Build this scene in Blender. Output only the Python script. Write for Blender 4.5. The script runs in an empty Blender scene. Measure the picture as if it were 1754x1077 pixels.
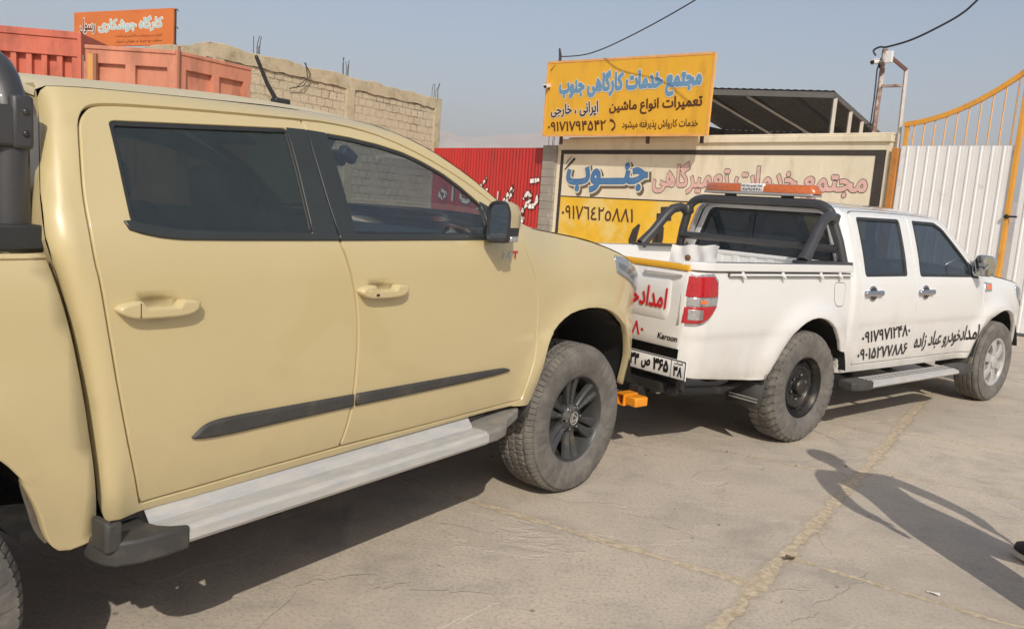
import bpy, bmesh, math, random
from mathutils import Vector, Matrix
from mathutils.geometry import delaunay_2d_cdt
random.seed(7)
R = math.radians
SC = bpy.context.scene
COL = SC.collection

# ------------------------------------------------------------------ camera
CAM_H = 1.5026
cam_d = bpy.data.cameras.new('camera')
cam = bpy.data.objects.new('camera', cam_d)
COL.objects.link(cam)
pt, rl = R(7.883), R(4.1458)
fwd = Vector((0, math.cos(pt), -math.sin(pt)))
rgt = Vector((1, 0, 0))
up = rgt.cross(fwd)
r2 = rgt * math.cos(rl) + up * math.sin(rl)
u2 = -rgt * math.sin(rl) + up * math.cos(rl)
cm = Matrix((r2, u2, -fwd)).transposed().to_4x4()
cm.translation = (0, 0, CAM_H)
cam.matrix_world = cm
cam_d.sensor_width = 36.0
cam_d.lens = 36.0 * 1368.76 / 1754.0
cam_d.clip_start = 0.05
cam_d.clip_end = 20000
SC.camera = cam

# ------------------------------------------------------------------ world, sun, exposure
SUN_AZ, SUN_EL = 8.0, 38.0        # azimuth measured from -Y towards +X
sun_dir = Vector((math.sin(R(SUN_AZ)) * math.cos(R(SUN_EL)), -math.cos(R(SUN_AZ)) * math.cos(R(SUN_EL)), math.sin(R(SUN_EL))))
world = bpy.data.worlds.new('World')
SC.world = world
world.use_nodes = True
wn = world.node_tree
wn.nodes.clear()
sky = wn.nodes.new('ShaderNodeTexSky')
sky.sky_type = 'NISHITA'
sky.sun_disc = False
sky.sun_elevation = R(SUN_EL)
sky.sun_rotation = math.atan2(sun_dir.x, sun_dir.y)
sky.altitude = 0
sky.air_density = 1.0
sky.dust_density = 2.0
sky.ozone_density = 1.0
bgn = wn.nodes.new('ShaderNodeBackground')
bgn.inputs['Strength'].default_value = 0.112
wo = wn.nodes.new('ShaderNodeOutputWorld')
wn.links.new(sky.outputs[0], bgn.inputs['Color'])
wn.links.new(bgn.outputs[0], wo.inputs['Surface'])
sun_l = bpy.data.lights.new('sun', 'SUN')
sun_l.energy = 3.15
sun_l.angle = R(0.5)
sun_l.color = (1.0, 0.945, 0.86)
sun_o = bpy.data.objects.new('sun', sun_l)
COL.objects.link(sun_o)
sun_o.rotation_euler = sun_dir.to_track_quat('Z', 'Y').to_euler()
SC.view_settings.view_transform = 'Standard'
SC.view_settings.look = 'None'
SC.view_settings.exposure = 0.33
SC.cycles.volume_bounces = 0
SC.cycles.diffuse_bounces = 4
SC.cycles.max_bounces = 12
SC.cycles.transparent_max_bounces = 24
SC.view_settings.gamma = 1.0

# ------------------------------------------------------------------ materials
def lin(c):
    return tuple(((v / 255.0) / 12.92 if v <= 10 else (((v / 255.0) + 0.055) / 1.055) ** 2.4) for v in c)

def mat(name, col, rough=0.5, metal=0.0, coat=0.0, var=None, bump=None, dirt=None, spec=0.5, low_dust=None, stretch=None):
    """col in sRGB 0-255; var=(scale, amount); bump=(scale, distance); dirt=(sRGB colour, scale, low, high)"""
    m = bpy.data.materials.new(name)
    m.use_nodes = True
    nt = m.node_tree
    b = nt.nodes['Principled BSDF']
    c = lin(col)
    b.inputs['Base Color'].default_value = (*c, 1)
    b.inputs['Roughness'].default_value = rough
    b.inputs['Metallic'].default_value = metal
    b.inputs['Coat Weight'].default_value = coat
    b.inputs['Coat Roughness'].default_value = 0.04
    b.inputs['Specular IOR Level'].default_value = spec
    tc = nt.nodes.new('ShaderNodeTexCoord')
    def noise(scale, detail=6, rough_=0.6):
        n = nt.nodes.new('ShaderNodeTexNoise')
        n.inputs['Scale'].default_value = scale
        n.inputs['Detail'].default_value = detail
        n.inputs['Roughness'].default_value = rough_
        src = tc.outputs['Object']
        if stretch:
            mp_ = nt.nodes.new('ShaderNodeMapping'); mp_.inputs['Scale'].default_value = stretch
            nt.links.new(src, mp_.inputs[0]); src = mp_.outputs[0]
        nt.links.new(src, n.inputs['Vector'])
        return n.outputs['Fac']
    cur = None
    if var:
        f = noise(var[0])
        mx = nt.nodes.new('ShaderNodeMix'); mx.data_type = 'RGBA'
        mr = nt.nodes.new('ShaderNodeMapRange')
        mr.inputs[1].default_value = 0.3; mr.inputs[2].default_value = 0.7
        nt.links.new(f, mr.inputs[0]); nt.links.new(mr.outputs[0], mx.inputs[0])
        mx.inputs[6].default_value = (*[v * (1 - var[1]) for v in c], 1)
        mx.inputs[7].default_value = (*[min(1, v * (1 + var[1])) for v in c], 1)
        cur = mx.outputs[2]
    if dirt:
        f = noise(dirt[1], 8, 0.65)
        mr = nt.nodes.new('ShaderNodeMapRange')
        mr.inputs[1].default_value = dirt[2]; mr.inputs[2].default_value = dirt[3]
        nt.links.new(f, mr.inputs[0])
        mx = nt.nodes.new('ShaderNodeMix'); mx.data_type = 'RGBA'
        nt.links.new(mr.outputs[0], mx.inputs[0])
        if cur: nt.links.new(cur, mx.inputs[6])
        else: mx.inputs[6].default_value = (*c, 1)
        mx.inputs[7].default_value = (*lin(dirt[0]), 1)
        cur = mx.outputs[2]
    if low_dust:      # road dust thrown up on the lower panels: (height gone, height full, amount)
        sx = nt.nodes.new('ShaderNodeSeparateXYZ'); nt.links.new(tc.outputs['Object'], sx.inputs[0])
        m1 = nt.nodes.new('ShaderNodeMapRange'); m1.inputs[1].default_value = low_dust[1]; m1.inputs[2].default_value = low_dust[0]; m1.inputs[3].default_value = 1; m1.inputs[4].default_value = 0
        nt.links.new(sx.outputs[2], m1.inputs[0])
        m2 = nt.nodes.new('ShaderNodeMapRange'); m2.inputs[1].default_value = 0.32; m2.inputs[2].default_value = 0.68; m2.inputs[3].default_value = 0.25; m2.inputs[4].default_value = 1
        nt.links.new(noise(5.0, 9, 0.7), m2.inputs[0])
        m3 = nt.nodes.new('ShaderNodeMath'); m3.operation = 'MULTIPLY'; nt.links.new(m1.outputs[0], m3.inputs[0]); nt.links.new(m2.outputs[0], m3.inputs[1])
        m4 = nt.nodes.new('ShaderNodeMath'); m4.operation = 'MULTIPLY'; nt.links.new(m3.outputs[0], m4.inputs[0]); m4.inputs[1].default_value = low_dust[2]
        mx = nt.nodes.new('ShaderNodeMix'); mx.data_type = 'RGBA'; nt.links.new(m4.outputs[0], mx.inputs[0])
        if cur: nt.links.new(cur, mx.inputs[6])
        else: mx.inputs[6].default_value = (*c, 1)
        mx.inputs[7].default_value = (*lin(DUST), 1); cur = mx.outputs[2]
        m5 = nt.nodes.new('ShaderNodeMapRange'); m5.inputs[3].default_value = coat; m5.inputs[4].default_value = 0.0; nt.links.new(m4.outputs[0], m5.inputs[0]); nt.links.new(m5.outputs[0], b.inputs['Coat Weight'])
    if cur: nt.links.new(cur, b.inputs['Base Color'])
    if bump:
        bp = nt.nodes.new('ShaderNodeBump')
        bp.inputs['Distance'].default_value = bump[1]
        bp.inputs['Strength'].default_value = 1.0
        nt.links.new(noise(bump[0]), bp.inputs['Height'])
        nt.links.new(bp.outputs[0], b.inputs['Normal'])
    return m

def glass_mat(name, tint, rough=0.0, film=(0.02, 0.02, 0.02), film_amt=0.0, dust=0.0):
    m = bpy.data.materials.new(name)
    m.use_nodes = True
    nt = m.node_tree
    nt.nodes.clear()
    out = nt.nodes.new('ShaderNodeOutputMaterial')
    tr = nt.nodes.new('ShaderNodeBsdfTransparent'); tr.inputs[0].default_value = (*tint, 1)
    df = nt.nodes.new('ShaderNodeBsdfDiffuse'); df.inputs[0].default_value = (*film, 1)
    m1 = nt.nodes.new('ShaderNodeMixShader')
    tc = nt.nodes.new('ShaderNodeTexCoord')
    nz = nt.nodes.new('ShaderNodeTexNoise'); nz.inputs['Scale'].default_value = 9; nz.inputs['Detail'].default_value = 9
    nz.inputs['Roughness'].default_value = 0.7
    nt.links.new(tc.outputs['Object'], nz.inputs['Vector'])
    mr = nt.nodes.new('ShaderNodeMapRange')
    mr.inputs[1].default_value = 0.35; mr.inputs[2].default_value = 0.75
    mr.inputs[3].default_value = film_amt; mr.inputs[4].default_value = film_amt + dust
    nt.links.new(nz.outputs['Fac'], mr.inputs[0])
    nt.links.new(mr.outputs[0], m1.inputs[0])
    nt.links.new(tr.outputs[0], m1.inputs[1]); nt.links.new(df.outputs[0], m1.inputs[2])
    gl = nt.nodes.new('ShaderNodeBsdfGlossy'); gl.inputs['Roughness'].default_value = rough
    gl.inputs['Color'].default_value = (0.9, 0.95, 1, 1)
    lw = nt.nodes.new('ShaderNodeLayerWeight'); lw.inputs[0].default_value = 0.5
    pw = nt.nodes.new('ShaderNodeMath'); pw.operation = 'POWER'; nt.links.new(lw.outputs['Facing'], pw.inputs[0]); pw.inputs[1].default_value = 5.0
    fr = nt.nodes.new('ShaderNodeMath'); fr.operation = 'MULTIPLY_ADD'; nt.links.new(pw.outputs[0], fr.inputs[0]); fr.inputs[1].default_value = 0.93; fr.inputs[2].default_value = 0.06
    m2 = nt.nodes.new('ShaderNodeMixShader')
    nt.links.new(fr.outputs[0], m2.inputs[0])
    nt.links.new(m1.outputs[0], m2.inputs[1]); nt.links.new(gl.outputs[0], m2.inputs[2])
    nt.links.new(m2.outputs[0], out.inputs[0])
    return m

DUST = (158, 142, 118)
MT = dict(
    step=mat('dusty_step', (176, 175, 172), 0.6, 0.15, var=(5, 0.06), dirt=((200, 193, 180), 4.0, 0.40, 0.75), stretch=(2.0, 9, 9)),
    tan_roof=mat('matt_tan_roof', (196, 184, 154), 0.7, 0, 0, var=(3, 0.04), spec=0.15),  # paler, greyer tan without clear coat, roof only
    capdust=mat('dusty_step_end', (122, 118, 111), 0.75, var=(14, 0.15), dirt=((150, 142, 128), 9, 0.42, 0.8), bump=(200, .001)),
    tan=mat('tan_paint', (199, 181, 134), 0.36, 0, 0.9, var=(2.2, 0.02), low_dust=(1.0, 0.5, 0.45)),
    white=mat('white_paint', (226, 224, 219), 0.32, 0, 1.0, var=(2.0, 0.02), dirt=((208, 198, 180), 3.2, 0.62, 0.95), low_dust=(0.95, 0.42, 0.55)),
    black=mat('black_plastic', (44, 45, 45), 0.5, var=(20, 0.12), bump=(400, 0.0004)),
    blackdust=mat('dusty_plastic', (62, 60, 57), 0.6, var=(14, 0.12), dirt=((104, 96, 84), 11, 0.5, 1.0), bump=(300, 0.0006)),
    trim=mat('satin_trim', (52, 55, 53), 0.35, var=(6, 0.08)),
    rubber=mat('tyre_rubber', (94, 91, 86), 0.88, var=(30, 0.12), dirt=((136, 129, 118), 9, 0.40, 0.85), bump=(160, 0.0012)),
    rim=mat('grey_rim', (70, 70, 69), 0.42, 0.25, var=(12, 0.12), dirt=(DUST, 10, 0.58, 1.0)),
    steel=mat('dark_steel_rim', (50, 49, 48), 0.38, 0.5, var=(15, 0.2), dirt=((110, 98, 84), 9, 0.5, 0.9)),
    alloy=mat('silver_alloy', (206, 204, 200), 0.3, 0.5, var=(12, 0.08), dirt=(DUST, 12, 0.55, 1.0)),
    torn=mat('torn_liner', (100, 92, 80), .9, var=(20, .2), bump=(60, .003)),
    chrome=mat('chrome', (205, 206, 208), 0.08, 1.0),
    bowl=mat('handle_bowl', (96, 96, 98), 0.25, 0.8),
    alu=mat('brushed_aluminium', (188, 186, 182), 0.42, 0.5, var=(5, 0.08), dirt=((186, 172, 148), 6, 0.45, 0.9)),
    under=mat('underbody', (30, 29, 28), 0.85, var=(8, 0.3), dirt=((92, 84, 72), 5, 0.5, 0.95)),
    liner=mat('wheel_liner', (38, 37, 35), 0.8, var=(6, 0.2), dirt=((120, 108, 90), 4, 0.55, 1.0)),
    inter=mat('cabin_trim', (40, 42, 44), 0.7, var=(8, 0.1)),
    seat=mat('seat_cloth', (62, 60, 58), 0.9, var=(10, 0.15)),
    glass_dark=glass_mat('tinted_glass', (0.06, 0.075, 0.07), film=lin((74, 82, 77)), film_amt=0.30, dust=0.14),
    glass_mid=glass_mat('lightly_tinted_glass', (0.60, 0.66, 0.68), film=lin((126, 138, 146)), film_amt=0.10, dust=0.07),
    glass_w=glass_mat('tinted_pickup_glass', (0.10, 0.12, 0.14), film=lin((84, 96, 108)), film_amt=0.22, dust=0.12),
    lens=glass_mat('clear_lens', (0.8, 0.82, 0.84), 0.05, film=lin((190, 196, 200)), film_amt=0.18, dust=0.1),
    mirror=mat('mirror_glass', (190, 195, 198), 0.03, 1.0),
    red_lens=mat('red_lens', (176, 26, 36), 0.12, 0, 1.0, var=(60, 0.25)),
    amber=mat('amber_lens', (196, 100, 38), 0.25, 0, 1.0, var=(40, 0.2)),
    orange_lens=mat('orange_lens', (230, 110, 40), 0.15, 0, 1.0),
    silver=mat('silver_reflector', (205, 205, 205), 0.2, 0.8, var=(60, 0.2)),
    rollbar=mat('rollbar_grey', (64, 63, 63), 0.42, 0.1, 0.2, var=(10, 0.1), bump=(500, 0.0003)),
    yellow_strip=mat('yellow_strip', (226, 168, 44), 0.4, var=(10, 0.06)),
    hitch=mat('orange_hitch', (236, 150, 36), 0.4, 0, 0.3, var=(10, 0.1), dirt=((120, 84, 50), 14, 0.62, 0.85)),
    red_ink=mat('red_vinyl', (196, 34, 38), 0.4),
    black_ink=mat('black_vinyl', (32, 30, 32), 0.4),
    plate=mat('plate_white', (232, 230, 226), 0.35),
    blue=mat('plate_blue', (40, 60, 140), 0.4),
)

# ------------------------------------------------------------------ scene helpers
def tag(o, label=None, cat=None, group=None, kind=None):
    if label: o['label'] = label
    if cat: o['category'] = cat
    if group: o['group'] = group
    if kind: o['kind'] = kind
    return o

def empty(name, label, cat, loc=(0, 0, 0), rz=0.0, group=None):
    o = bpy.data.objects.new(name, None)
    o.empty_display_size = 0.2
    COL.objects.link(o)
    o.location = loc
    o.rotation_euler = (0, 0, rz)
    return tag(o, label, cat, group)

def link(name, me, m=None, parent=None):
    o = bpy.data.objects.new(name, me)
    COL.objects.link(o)
    if m is not None and not me.materials:
        for q in (m if isinstance(m, (list, tuple)) else [m]): me.materials.append(q)
    if parent is not None: o.parent = parent
    return o

class MB:
    """collects primitives into one bmesh"""
    def __init__(s):
        s.bm = bmesh.new(); s.mi = 0
    def face(s, vs):
        try:
            f = s.bm.faces.new(vs); f.material_index = s.mi; return f
        except ValueError: return None
    def box(s, c, size, rot=None):
        c = Vector(c); hx, hy, hz = [v / 2 for v in size]
        vs = []
        for x in (-hx, hx):
            for y in (-hy, hy):
                for z in (-hz, hz):
                    v = Vector((x, y, z))
                    if rot is not None: v = rot @ v
                    vs.append(s.bm.verts.new(c + v))
        for q in ((0, 1, 3, 2), (4, 6, 7, 5), (0, 4, 5, 1), (2, 3, 7, 6), (0, 2, 6, 4), (1, 5, 7, 3)):
            s.face([vs[i] for i in q])
        return s
    def bar(s, a, b, w, h=None, upv=(0, 0, 1)):
        a, b = Vector(a), Vector(b); d = b - a; L = d.length
        x = d.normalized(); u = Vector(upv)
        if abs(x.dot(u)) > 0.98: u = Vector((1, 0, 0))
        y = u.cross(x).normalized(); z = x.cross(y)
        s.box((a + b) / 2, (L, w, h or w), Matrix((x, y, z)).transposed())
        return s
    def tube(s, path, r, n=12, cap=True, flat=1.0, upv=(0, 0, 1)):
        path = [Vector(p) for p in path]; rings = []
        up_ = Vector(upv)
        for i, p in enumerate(path):
            d = (path[min(i + 1, len(path) - 1)] - path[max(i - 1, 0)]).normalized()
            if abs(d.dot(up_)) > 0.95: a = d.cross(Vector((1, 0, 0)) if abs(d.x) < 0.9 else Vector((0, 1, 0))).normalized()
            else: a = d.cross(up_).normalized()
            b = d.cross(a).normalized()
            rr = r[i] if isinstance(r, (list, tuple)) else r
            if rings:  # keep frames aligned
                pa = s._a - d * s._a.dot(d)
                if pa.length > 1e-4: a = pa.normalized(); b = d.cross(a).normalized()
            s._a = a
            rings.append([s.bm.verts.new(p + (a * math.cos(t) + b * math.sin(t) * flat) * rr) for t in [2 * math.pi * k / n for k in range(n)]])
        for r0, r1 in zip(rings, rings[1:]):
            for k in range(n): s.face([r0[k], r0[(k + 1) % n], r1[(k + 1) % n], r1[k]])
        if cap: s.face(rings[0][::-1]); s.face(rings[-1])
        return s
    def grid(s, rows, close=False):
        vr = [[s.bm.verts.new(Vector(p)) for p in row] for row in rows]
        for a, b in zip(vr, vr[1:]):
            for k in range(len(a) - 1): s.face([a[k], a[k + 1], b[k + 1], b[k]])
            if close: s.face([a[-1], a[0], b[0], b[-1]])
        return vr
    def prism(s, poly, d, axis='y'):
        """poly list of 3D points, extruded by vector d"""
        d = Vector(d)
        a = [s.bm.verts.new(Vector(p)) for p in poly]; b = [s.bm.verts.new(Vector(p) + d) for p in poly]
        n = len(a)
        s.face(a[::-1]); s.face(b)
        for k in range(n): s.face([a[k], a[(k + 1) % n], b[(k + 1) % n], b[k]])
        return s
    def lathe(s, prof, n=48, axis='Y', c=(0, 0, 0), cap=False):
        """prof: (r, h) pairs round axis through c"""
        c = Vector(c); rings = []
        for r, h in prof:
            ring = []
            for k in range(n):
                t = 2 * math.pi * k / n
                if axis == 'Y': v = Vector((r * math.cos(t), h, r * math.sin(t)))
                elif axis == 'Z': v = Vector((r * math.cos(t), r * math.sin(t), h))
                else: v = Vector((h, r * math.cos(t), r * math.sin(t)))
                ring.append(s.bm.verts.new(c + v))
            rings.append(ring)
        for a, b in zip(rings, rings[1:]):
            for k in range(n): s.face([a[k], a[(k + 1) % n], b[(k + 1) % n], b[k]])
        if cap: s.face(rings[0][::-1]); s.face(rings[-1])
        return s
    def ball(s, c, r, seg=12, scale=(1, 1, 1)):
        ret = bmesh.ops.create_uvsphere(s.bm, u_segments=seg, v_segments=max(6, seg // 2), radius=1)
        for v in ret['verts']:
            v.co = Vector((v.co.x * r * scale[0], v.co.y * r * scale[1], v.co.z * r * scale[2])) + Vector(c)
        for f in {f for v in ret['verts'] for f in v.link_faces}: f.material_index = s.mi
        return s
    def mesh(s, name, smooth=35):
        bmesh.ops.recalc_face_normals(s.bm, faces=s.bm.faces[:])
        me = bpy.data.meshes.new(name); s.bm.to_mesh(me); s.bm.free()
        if smooth:
            me.shade_smooth(); me.set_sharp_from_angle(angle=R(smooth))
        return me
    def build(s, name, m, parent=None, smooth=35, bevel=0):
        o = link(name, s.mesh(name, smooth), m, parent)
        if bevel:
            b = o.modifiers.new('bevel', 'BEVEL'); b.width = bevel; b.segments = 2; b.limit_method = 'ANGLE'; b.angle_limit = R(40)
            b.harden_normals = False
        return o

# ------------------------------------------------------------------ 2D polygon tools
def area2(p): return sum(p[i][0] * p[(i + 1) % len(p)][1] - p[(i + 1) % len(p)][0] * p[i][1] for i in range(len(p))) / 2
def ccw(p): return list(p) if area2(p) > 0 else list(p)[::-1]
def soften(p, it=2, ang=38):
    """chaikin with sharp corners kept"""
    for _ in range(it):
        n = len(p); q = []
        for i in range(n):
            a, b, c = Vector(p[i - 1][:2]), Vector(p[i][:2]), Vector(p[(i + 1) % n][:2])
            d1, d2 = b - a, c - b
            if d1.length < 1e-6 or d2.length < 1e-6: continue
            if abs(d1.angle_signed(d2, 0)) > R(ang): q.append((b.x, b.y))
            else:
                q.append(tuple(b.lerp(a, 0.25))); q.append(tuple(b.lerp(c, 0.25)))
        p = q
    return p
def round_poly(p, r, n=4):
    """round every corner of a polygon with radius about r"""
    out = []; N = len(p)
    for i in range(N):
        a, b, c = Vector(p[i - 1]), Vector(p[i]), Vector(p[(i + 1) % N])
        l = min(r, (a - b).length * 0.45, (c - b).length * 0.45)
        s_, e_ = b + (a - b).normalized() * l, b + (c - b).normalized() * l
        for k in range(n + 1):
            t = k / n; q = s_ * (1 - t) ** 2 + b * 2 * t * (1 - t) + e_ * t * t; out.append((q.x, q.y))
    return out
def offset(p, d):
    """move ccw loop outward by d"""
    n = len(p); out = []
    for i in range(n):
        a, b, c = Vector(p[i - 1]), Vector(p[i]), Vector(p[(i + 1) % n])
        e1, e2 = (b - a), (c - b)
        if e1.length < 1e-7 or e2.length < 1e-7: out.append((b.x, b.y)); continue
        n1 = Vector((e1.y, -e1.x)).normalized(); n2 = Vector((e2.y, -e2.x)).normalized()
        m_ = n1 + n2
        if m_.length < 1e-4: m_ = n1
        m_.normalize(); k = 1 / max(0.5, m_.dot(n1))
        out.append((b.x + m_.x * d * k, b.y + m_.y * d * k))
    return out
def resample(p, step):
    out = []; n = len(p)
    for i in range(n):
        a, b = Vector(p[i]), Vector(p[(i + 1) % n]); k = max(1, int(math.ceil((b - a).length / step)))
        for j in range(k): out.append(tuple(a.lerp(b, j / k)))
    clean = []
    for q in out:
        if not clean or (Vector(q) - Vector(clean[-1])).length > 1e-4: clean.append(q)
    return clean
def inside(x, y, p):
    c = False; n = len(p); j = n - 1
    for i in range(n):
        xi, yi = p[i]; xj, yj = p[j]
        if (yi > y) != (yj > y) and x < (xj - xi) * (y - yi) / (yj - yi) + xi: c = not c
        j = i
    return c
def dist_seg(x, y, p):
    best = 9
    n = len(p)
    for i in range(n):
        ax, ay = p[i]; bx, by = p[(i + 1) % n]
        dx, dy = bx - ax, by - ay; L = dx * dx + dy * dy
        t = 0 if L == 0 else max(0, min(1, ((x - ax) * dx + (y - ay) * dy) / L))
        best = min(best, (x - ax - t * dx) ** 2 + (y - ay - t * dy) ** 2)
    return math.sqrt(best)
def triangulate(loops, step):
    """loops[0] outer, the rest holes -> points, triangles, loop index lists"""
    vs = []; ed = []; ids = []
    for lp in loops:
        b = len(vs); n = len(lp); vs += [Vector(q) for q in lp]
        ed += [(b + i, b + (i + 1) % n) for i in range(n)]; ids.append(list(range(b, b + n)))
    xs = [q[0] for q in loops[0]]; ys = [q[1] for q in loops[0]]
    y = min(ys) + step / 2
    while y < max(ys):
        x = min(xs) + step / 2
        while x < max(xs):
            if inside(x, y, loops[0]) and not any(inside(x, y, h) for h in loops[1:]):
                if min(dist_seg(x, y, l) for l in loops) > step * 0.35: vs.append(Vector((x, y)))
            x += step
        y += step
    ov, oe, of, vmap, _, _ = delaunay_2d_cdt(vs, ed, [], 0, 1e-5)
    remap = {}
    for i, src in enumerate(vmap):
        for q in src: remap[q] = i
    tris = []
    for f in of:
        cx_ = sum(ov[i].x for i in f) / len(f); cy_ = sum(ov[i].y for i in f) / len(f)
        if inside(cx_, cy_, loops[0]) and not any(inside(cx_, cy_, h) for h in loops[1:]): tris.append(tuple(f))
    return [(v.x, v.y) for v in ov], tris, [[remap[i] for i in l] for l in ids]

def panel(name, poly, wf, sgn, m, parent, holes=(), off=0.0, step=0.05, rim=0.004, depth=0.016, soft=2, inset=0.0):
    """a skin on the surface y = sgn*wf(x,z), with rolled rims round its outline and its holes"""
    def prep(p, d):
        p = ccw(p)
        if soft: p = ccw(soften(p, soft))
        if d: p = offset(p, d)
        return resample(p, step)
    outer = prep(poly, -inset); hl = [prep(h, inset) for h in holes]
    inner = offset(outer, -rim) if rim else outer
    ih = [offset(h, rim) for h in hl] if rim else hl
    pts, tris, ids = triangulate([inner] + ih, step)
    verts = []; norms = []
    def surf(x, z, dd):
        e = 0.004
        w = wf(x, z); gx = (wf(x + e, z) - wf(x - e, z)) / (2 * e); gz = (wf(x, z + e) - wf(x, z - e)) / (2 * e)
        nn = Vector((-gx, sgn, -gz)).normalized()
        return Vector((x, sgn * w, z)) + nn * dd, nn
    for x, z in pts:
        p_, nn = surf(x, z, off); verts.append(p_); norms.append(nn)
    faces = [list(t) for t in tris]
    if rim:
        for lp, src, idl, s_ in [(inner, outer, ids[0], 1)] + [(a, b, c, -1) for a, b, c in zip(ih, hl, ids[1:])]:
            n = len(src); r1 = []; r2_ = []
            for k in range(n):
                a, b, c = Vector(src[k - 1]), Vector(src[k]), Vector(src[(k + 1) % n])
                t = (c - a); o2 = Vector((t.y, 0, -t.x)).normalized() * s_
                o2 = Vector((o2.x, 0, o2.z))
                p_, nn = surf(b.x, b.y, off - rim * 0.55)
                r1.append(len(verts)); verts.append(p_); norms.append((nn * 0.6 + o2 * 0.8).normalized())
                r2_.append(len(verts)); verts.append(p_ - nn * depth); norms.append(o2)
            for k in range(n):
                j = (k + 1) % n
                faces.append([idl[k], idl[j], r1[j], r1[k]]); faces.append([r1[k], r1[j], r2_[j], r2_[k]])
    good = []
    for f in faces:
        if len(set(f)) < 3: continue
        a, b, c = verts[f[0]], verts[f[1]], verts[f[2]]
        g = (b - a).cross(c - a); nn = sum((norms[i] for i in f), Vector())
        good.append(f[::-1] if g.dot(nn) < 0 else f)
    me = bpy.data.meshes.new(name)
    me.from_pydata([tuple(v) for v in verts], [], good)
    me.shade_smooth(); me.validate(); me.update()
    try: me.normals_split_custom_set_from_vertices([tuple(n) for n in norms[:len(me.vertices)]])
    except Exception as ex: print('normals', name, ex)
    return link(name, me, m, parent)

def loft(name, rows, m, parent=None, smooth=60, thick=0):
    b = MB(); b.grid(rows)
    o = b.build(name, m, parent, smooth)
    if thick:
        s_ = o.modifiers.new('solid', 'SOLIDIFY'); s_.thickness = thick; s_.offset = -1
    return o

# ------------------------------------------------------------------ lettering
_tc = {}
def glyphs(s, bold=0.0, shear=0.0):
    """text -> 2D points and triangles, non-zero winding fill, normalised to its own box"""
    key = (s, bold, shear)
    if key in _tc: return _tc[key]
    cu = bpy.data.curves.new('lettering', 'FONT'); cu.body = s; cu.size = 1; cu.resolution_u = 4
    ob = bpy.data.objects.new('lettering', cu); COL.objects.link(ob)
    bpy.context.view_layer.update()
    dg = bpy.context.evaluated_depsgraph_get()
    c2 = ob.evaluated_get(dg).to_curve(dg)
    loops = []
    for sp in c2.splines:
        pts = []
        if sp.type == 'BEZIER':
            bp = sp.bezier_points; n = len(bp)
            for i in range(n):
                a, b = bp[i], bp[(i + 1) % n]
                p0, p1, p2, p3 = a.co.xy, a.handle_right.xy, b.handle_left.xy, b.co.xy
                K = 1 if (p1 - p0).length + (p3 - p2).length < 1e-5 else 5
                for k in range(K):
                    t = k / K; u = 1 - t
                    pts.append(p0 * u ** 3 + p1 * 3 * u * u * t + p2 * 3 * u * t * t + p3 * t ** 3)
        else: pts = [q.co.xy for q in sp.points]
        cl = []
        for q in pts:
            if not cl or (q - cl[-1]).length > 2e-3: cl.append(q.copy())
        while len(cl) > 2 and (cl[0] - cl[-1]).length < 2e-3: cl.pop()
        if len(cl) > 2: loops.append([(q.x, q.y) for q in cl])
    ob.to_curve_clear() if hasattr(ob, 'to_curve_clear') else None
    bpy.data.objects.remove(ob); bpy.data.curves.remove(cu)
    big = max(loops, key=lambda l: abs(area2(l)))
    sgn = 1 if area2(big) > 0 else -1
    loops = [l if sgn > 0 else l[::-1] for l in loops]
    if bold: loops = [offset(l, bold) for l in loops]
    vs = []; ed = []
    for l in loops:
        b = len(vs); n = len(l); vs += [Vector((q[0] + shear * q[1], q[1])) for q in l]; ed += [(b + i, b + (i + 1) % n) for i in range(n)]
    lps = [[(q[0] + shear * q[1], q[1]) for q in l] for l in loops]
    ov, oe, of, *_ = delaunay_2d_cdt(vs, ed, [], 0, 1e-6)
    bbs = [(min(q[0] for q in l), max(q[0] for q in l), min(q[1] for q in l), max(q[1] for q in l)) for l in lps]
    tris = []
    for f in of:
        x = sum(ov[i].x for i in f) / len(f); y = sum(ov[i].y for i in f) / len(f)
        wn_ = 0
        for l, bb in zip(lps, bbs):
            if x < bb[0] or x > bb[1] or y < bb[2] or y > bb[3]: continue
            n = len(l)
            for i in range(n):
                x0, y0 = l[i]; x1, y1 = l[(i + 1) % n]
                if (y0 <= y) != (y1 <= y):
                    xi = x0 + (y - y0) / (y1 - y0) * (x1 - x0)
                    if xi > x: wn_ += 1 if y1 > y0 else -1
        if wn_ != 0: tris.append(tuple(f))
    base = [q for l in loops for q in l]
    bb = (min(v.x for v in vs), max(v.x for v in vs), min(v.y for v in vs), max(v.y for v in vs))
    res = ([(v.x, v.y) for v in ov], tris, bb)
    _tc[key] = res
    return res
def letter(name, s, place, m, parent, bold=0.0, grow=0.0, shear=0.0):
    """place(u, v) -> 3D, u and v in 0..1 over the box of the plain text; grow makes an outline copy"""
    bb = glyphs(s, bold, shear)[2]
    pts, tris, _ = glyphs(s, bold + grow, shear)
    W_, H_ = bb[1] - bb[0], bb[3] - bb[2]
    used = sorted({i for t in tris for i in t}); mp = {q: k for k, q in enumerate(used)}
    me = bpy.data.meshes.new(name)
    me.from_pydata([tuple(place((pts[i][0] - bb[0]) / W_, (pts[i][1] - bb[2]) / H_)) for i in used], [], [[mp[i] for i in t] for t in tris])
    me.validate()
    return link(name, me, m, parent)
def quad(tl, tr, br, bl):
    def f(u, v):
        a = [bl[k] + (br[k] - bl[k]) * u for k in (0, 1)]; b = [tl[k] + (tr[k] - tl[k]) * u for k in (0, 1)]
        return a[0] + (b[0] - a[0]) * v, a[1] + (b[1] - a[1]) * v
    return f

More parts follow.
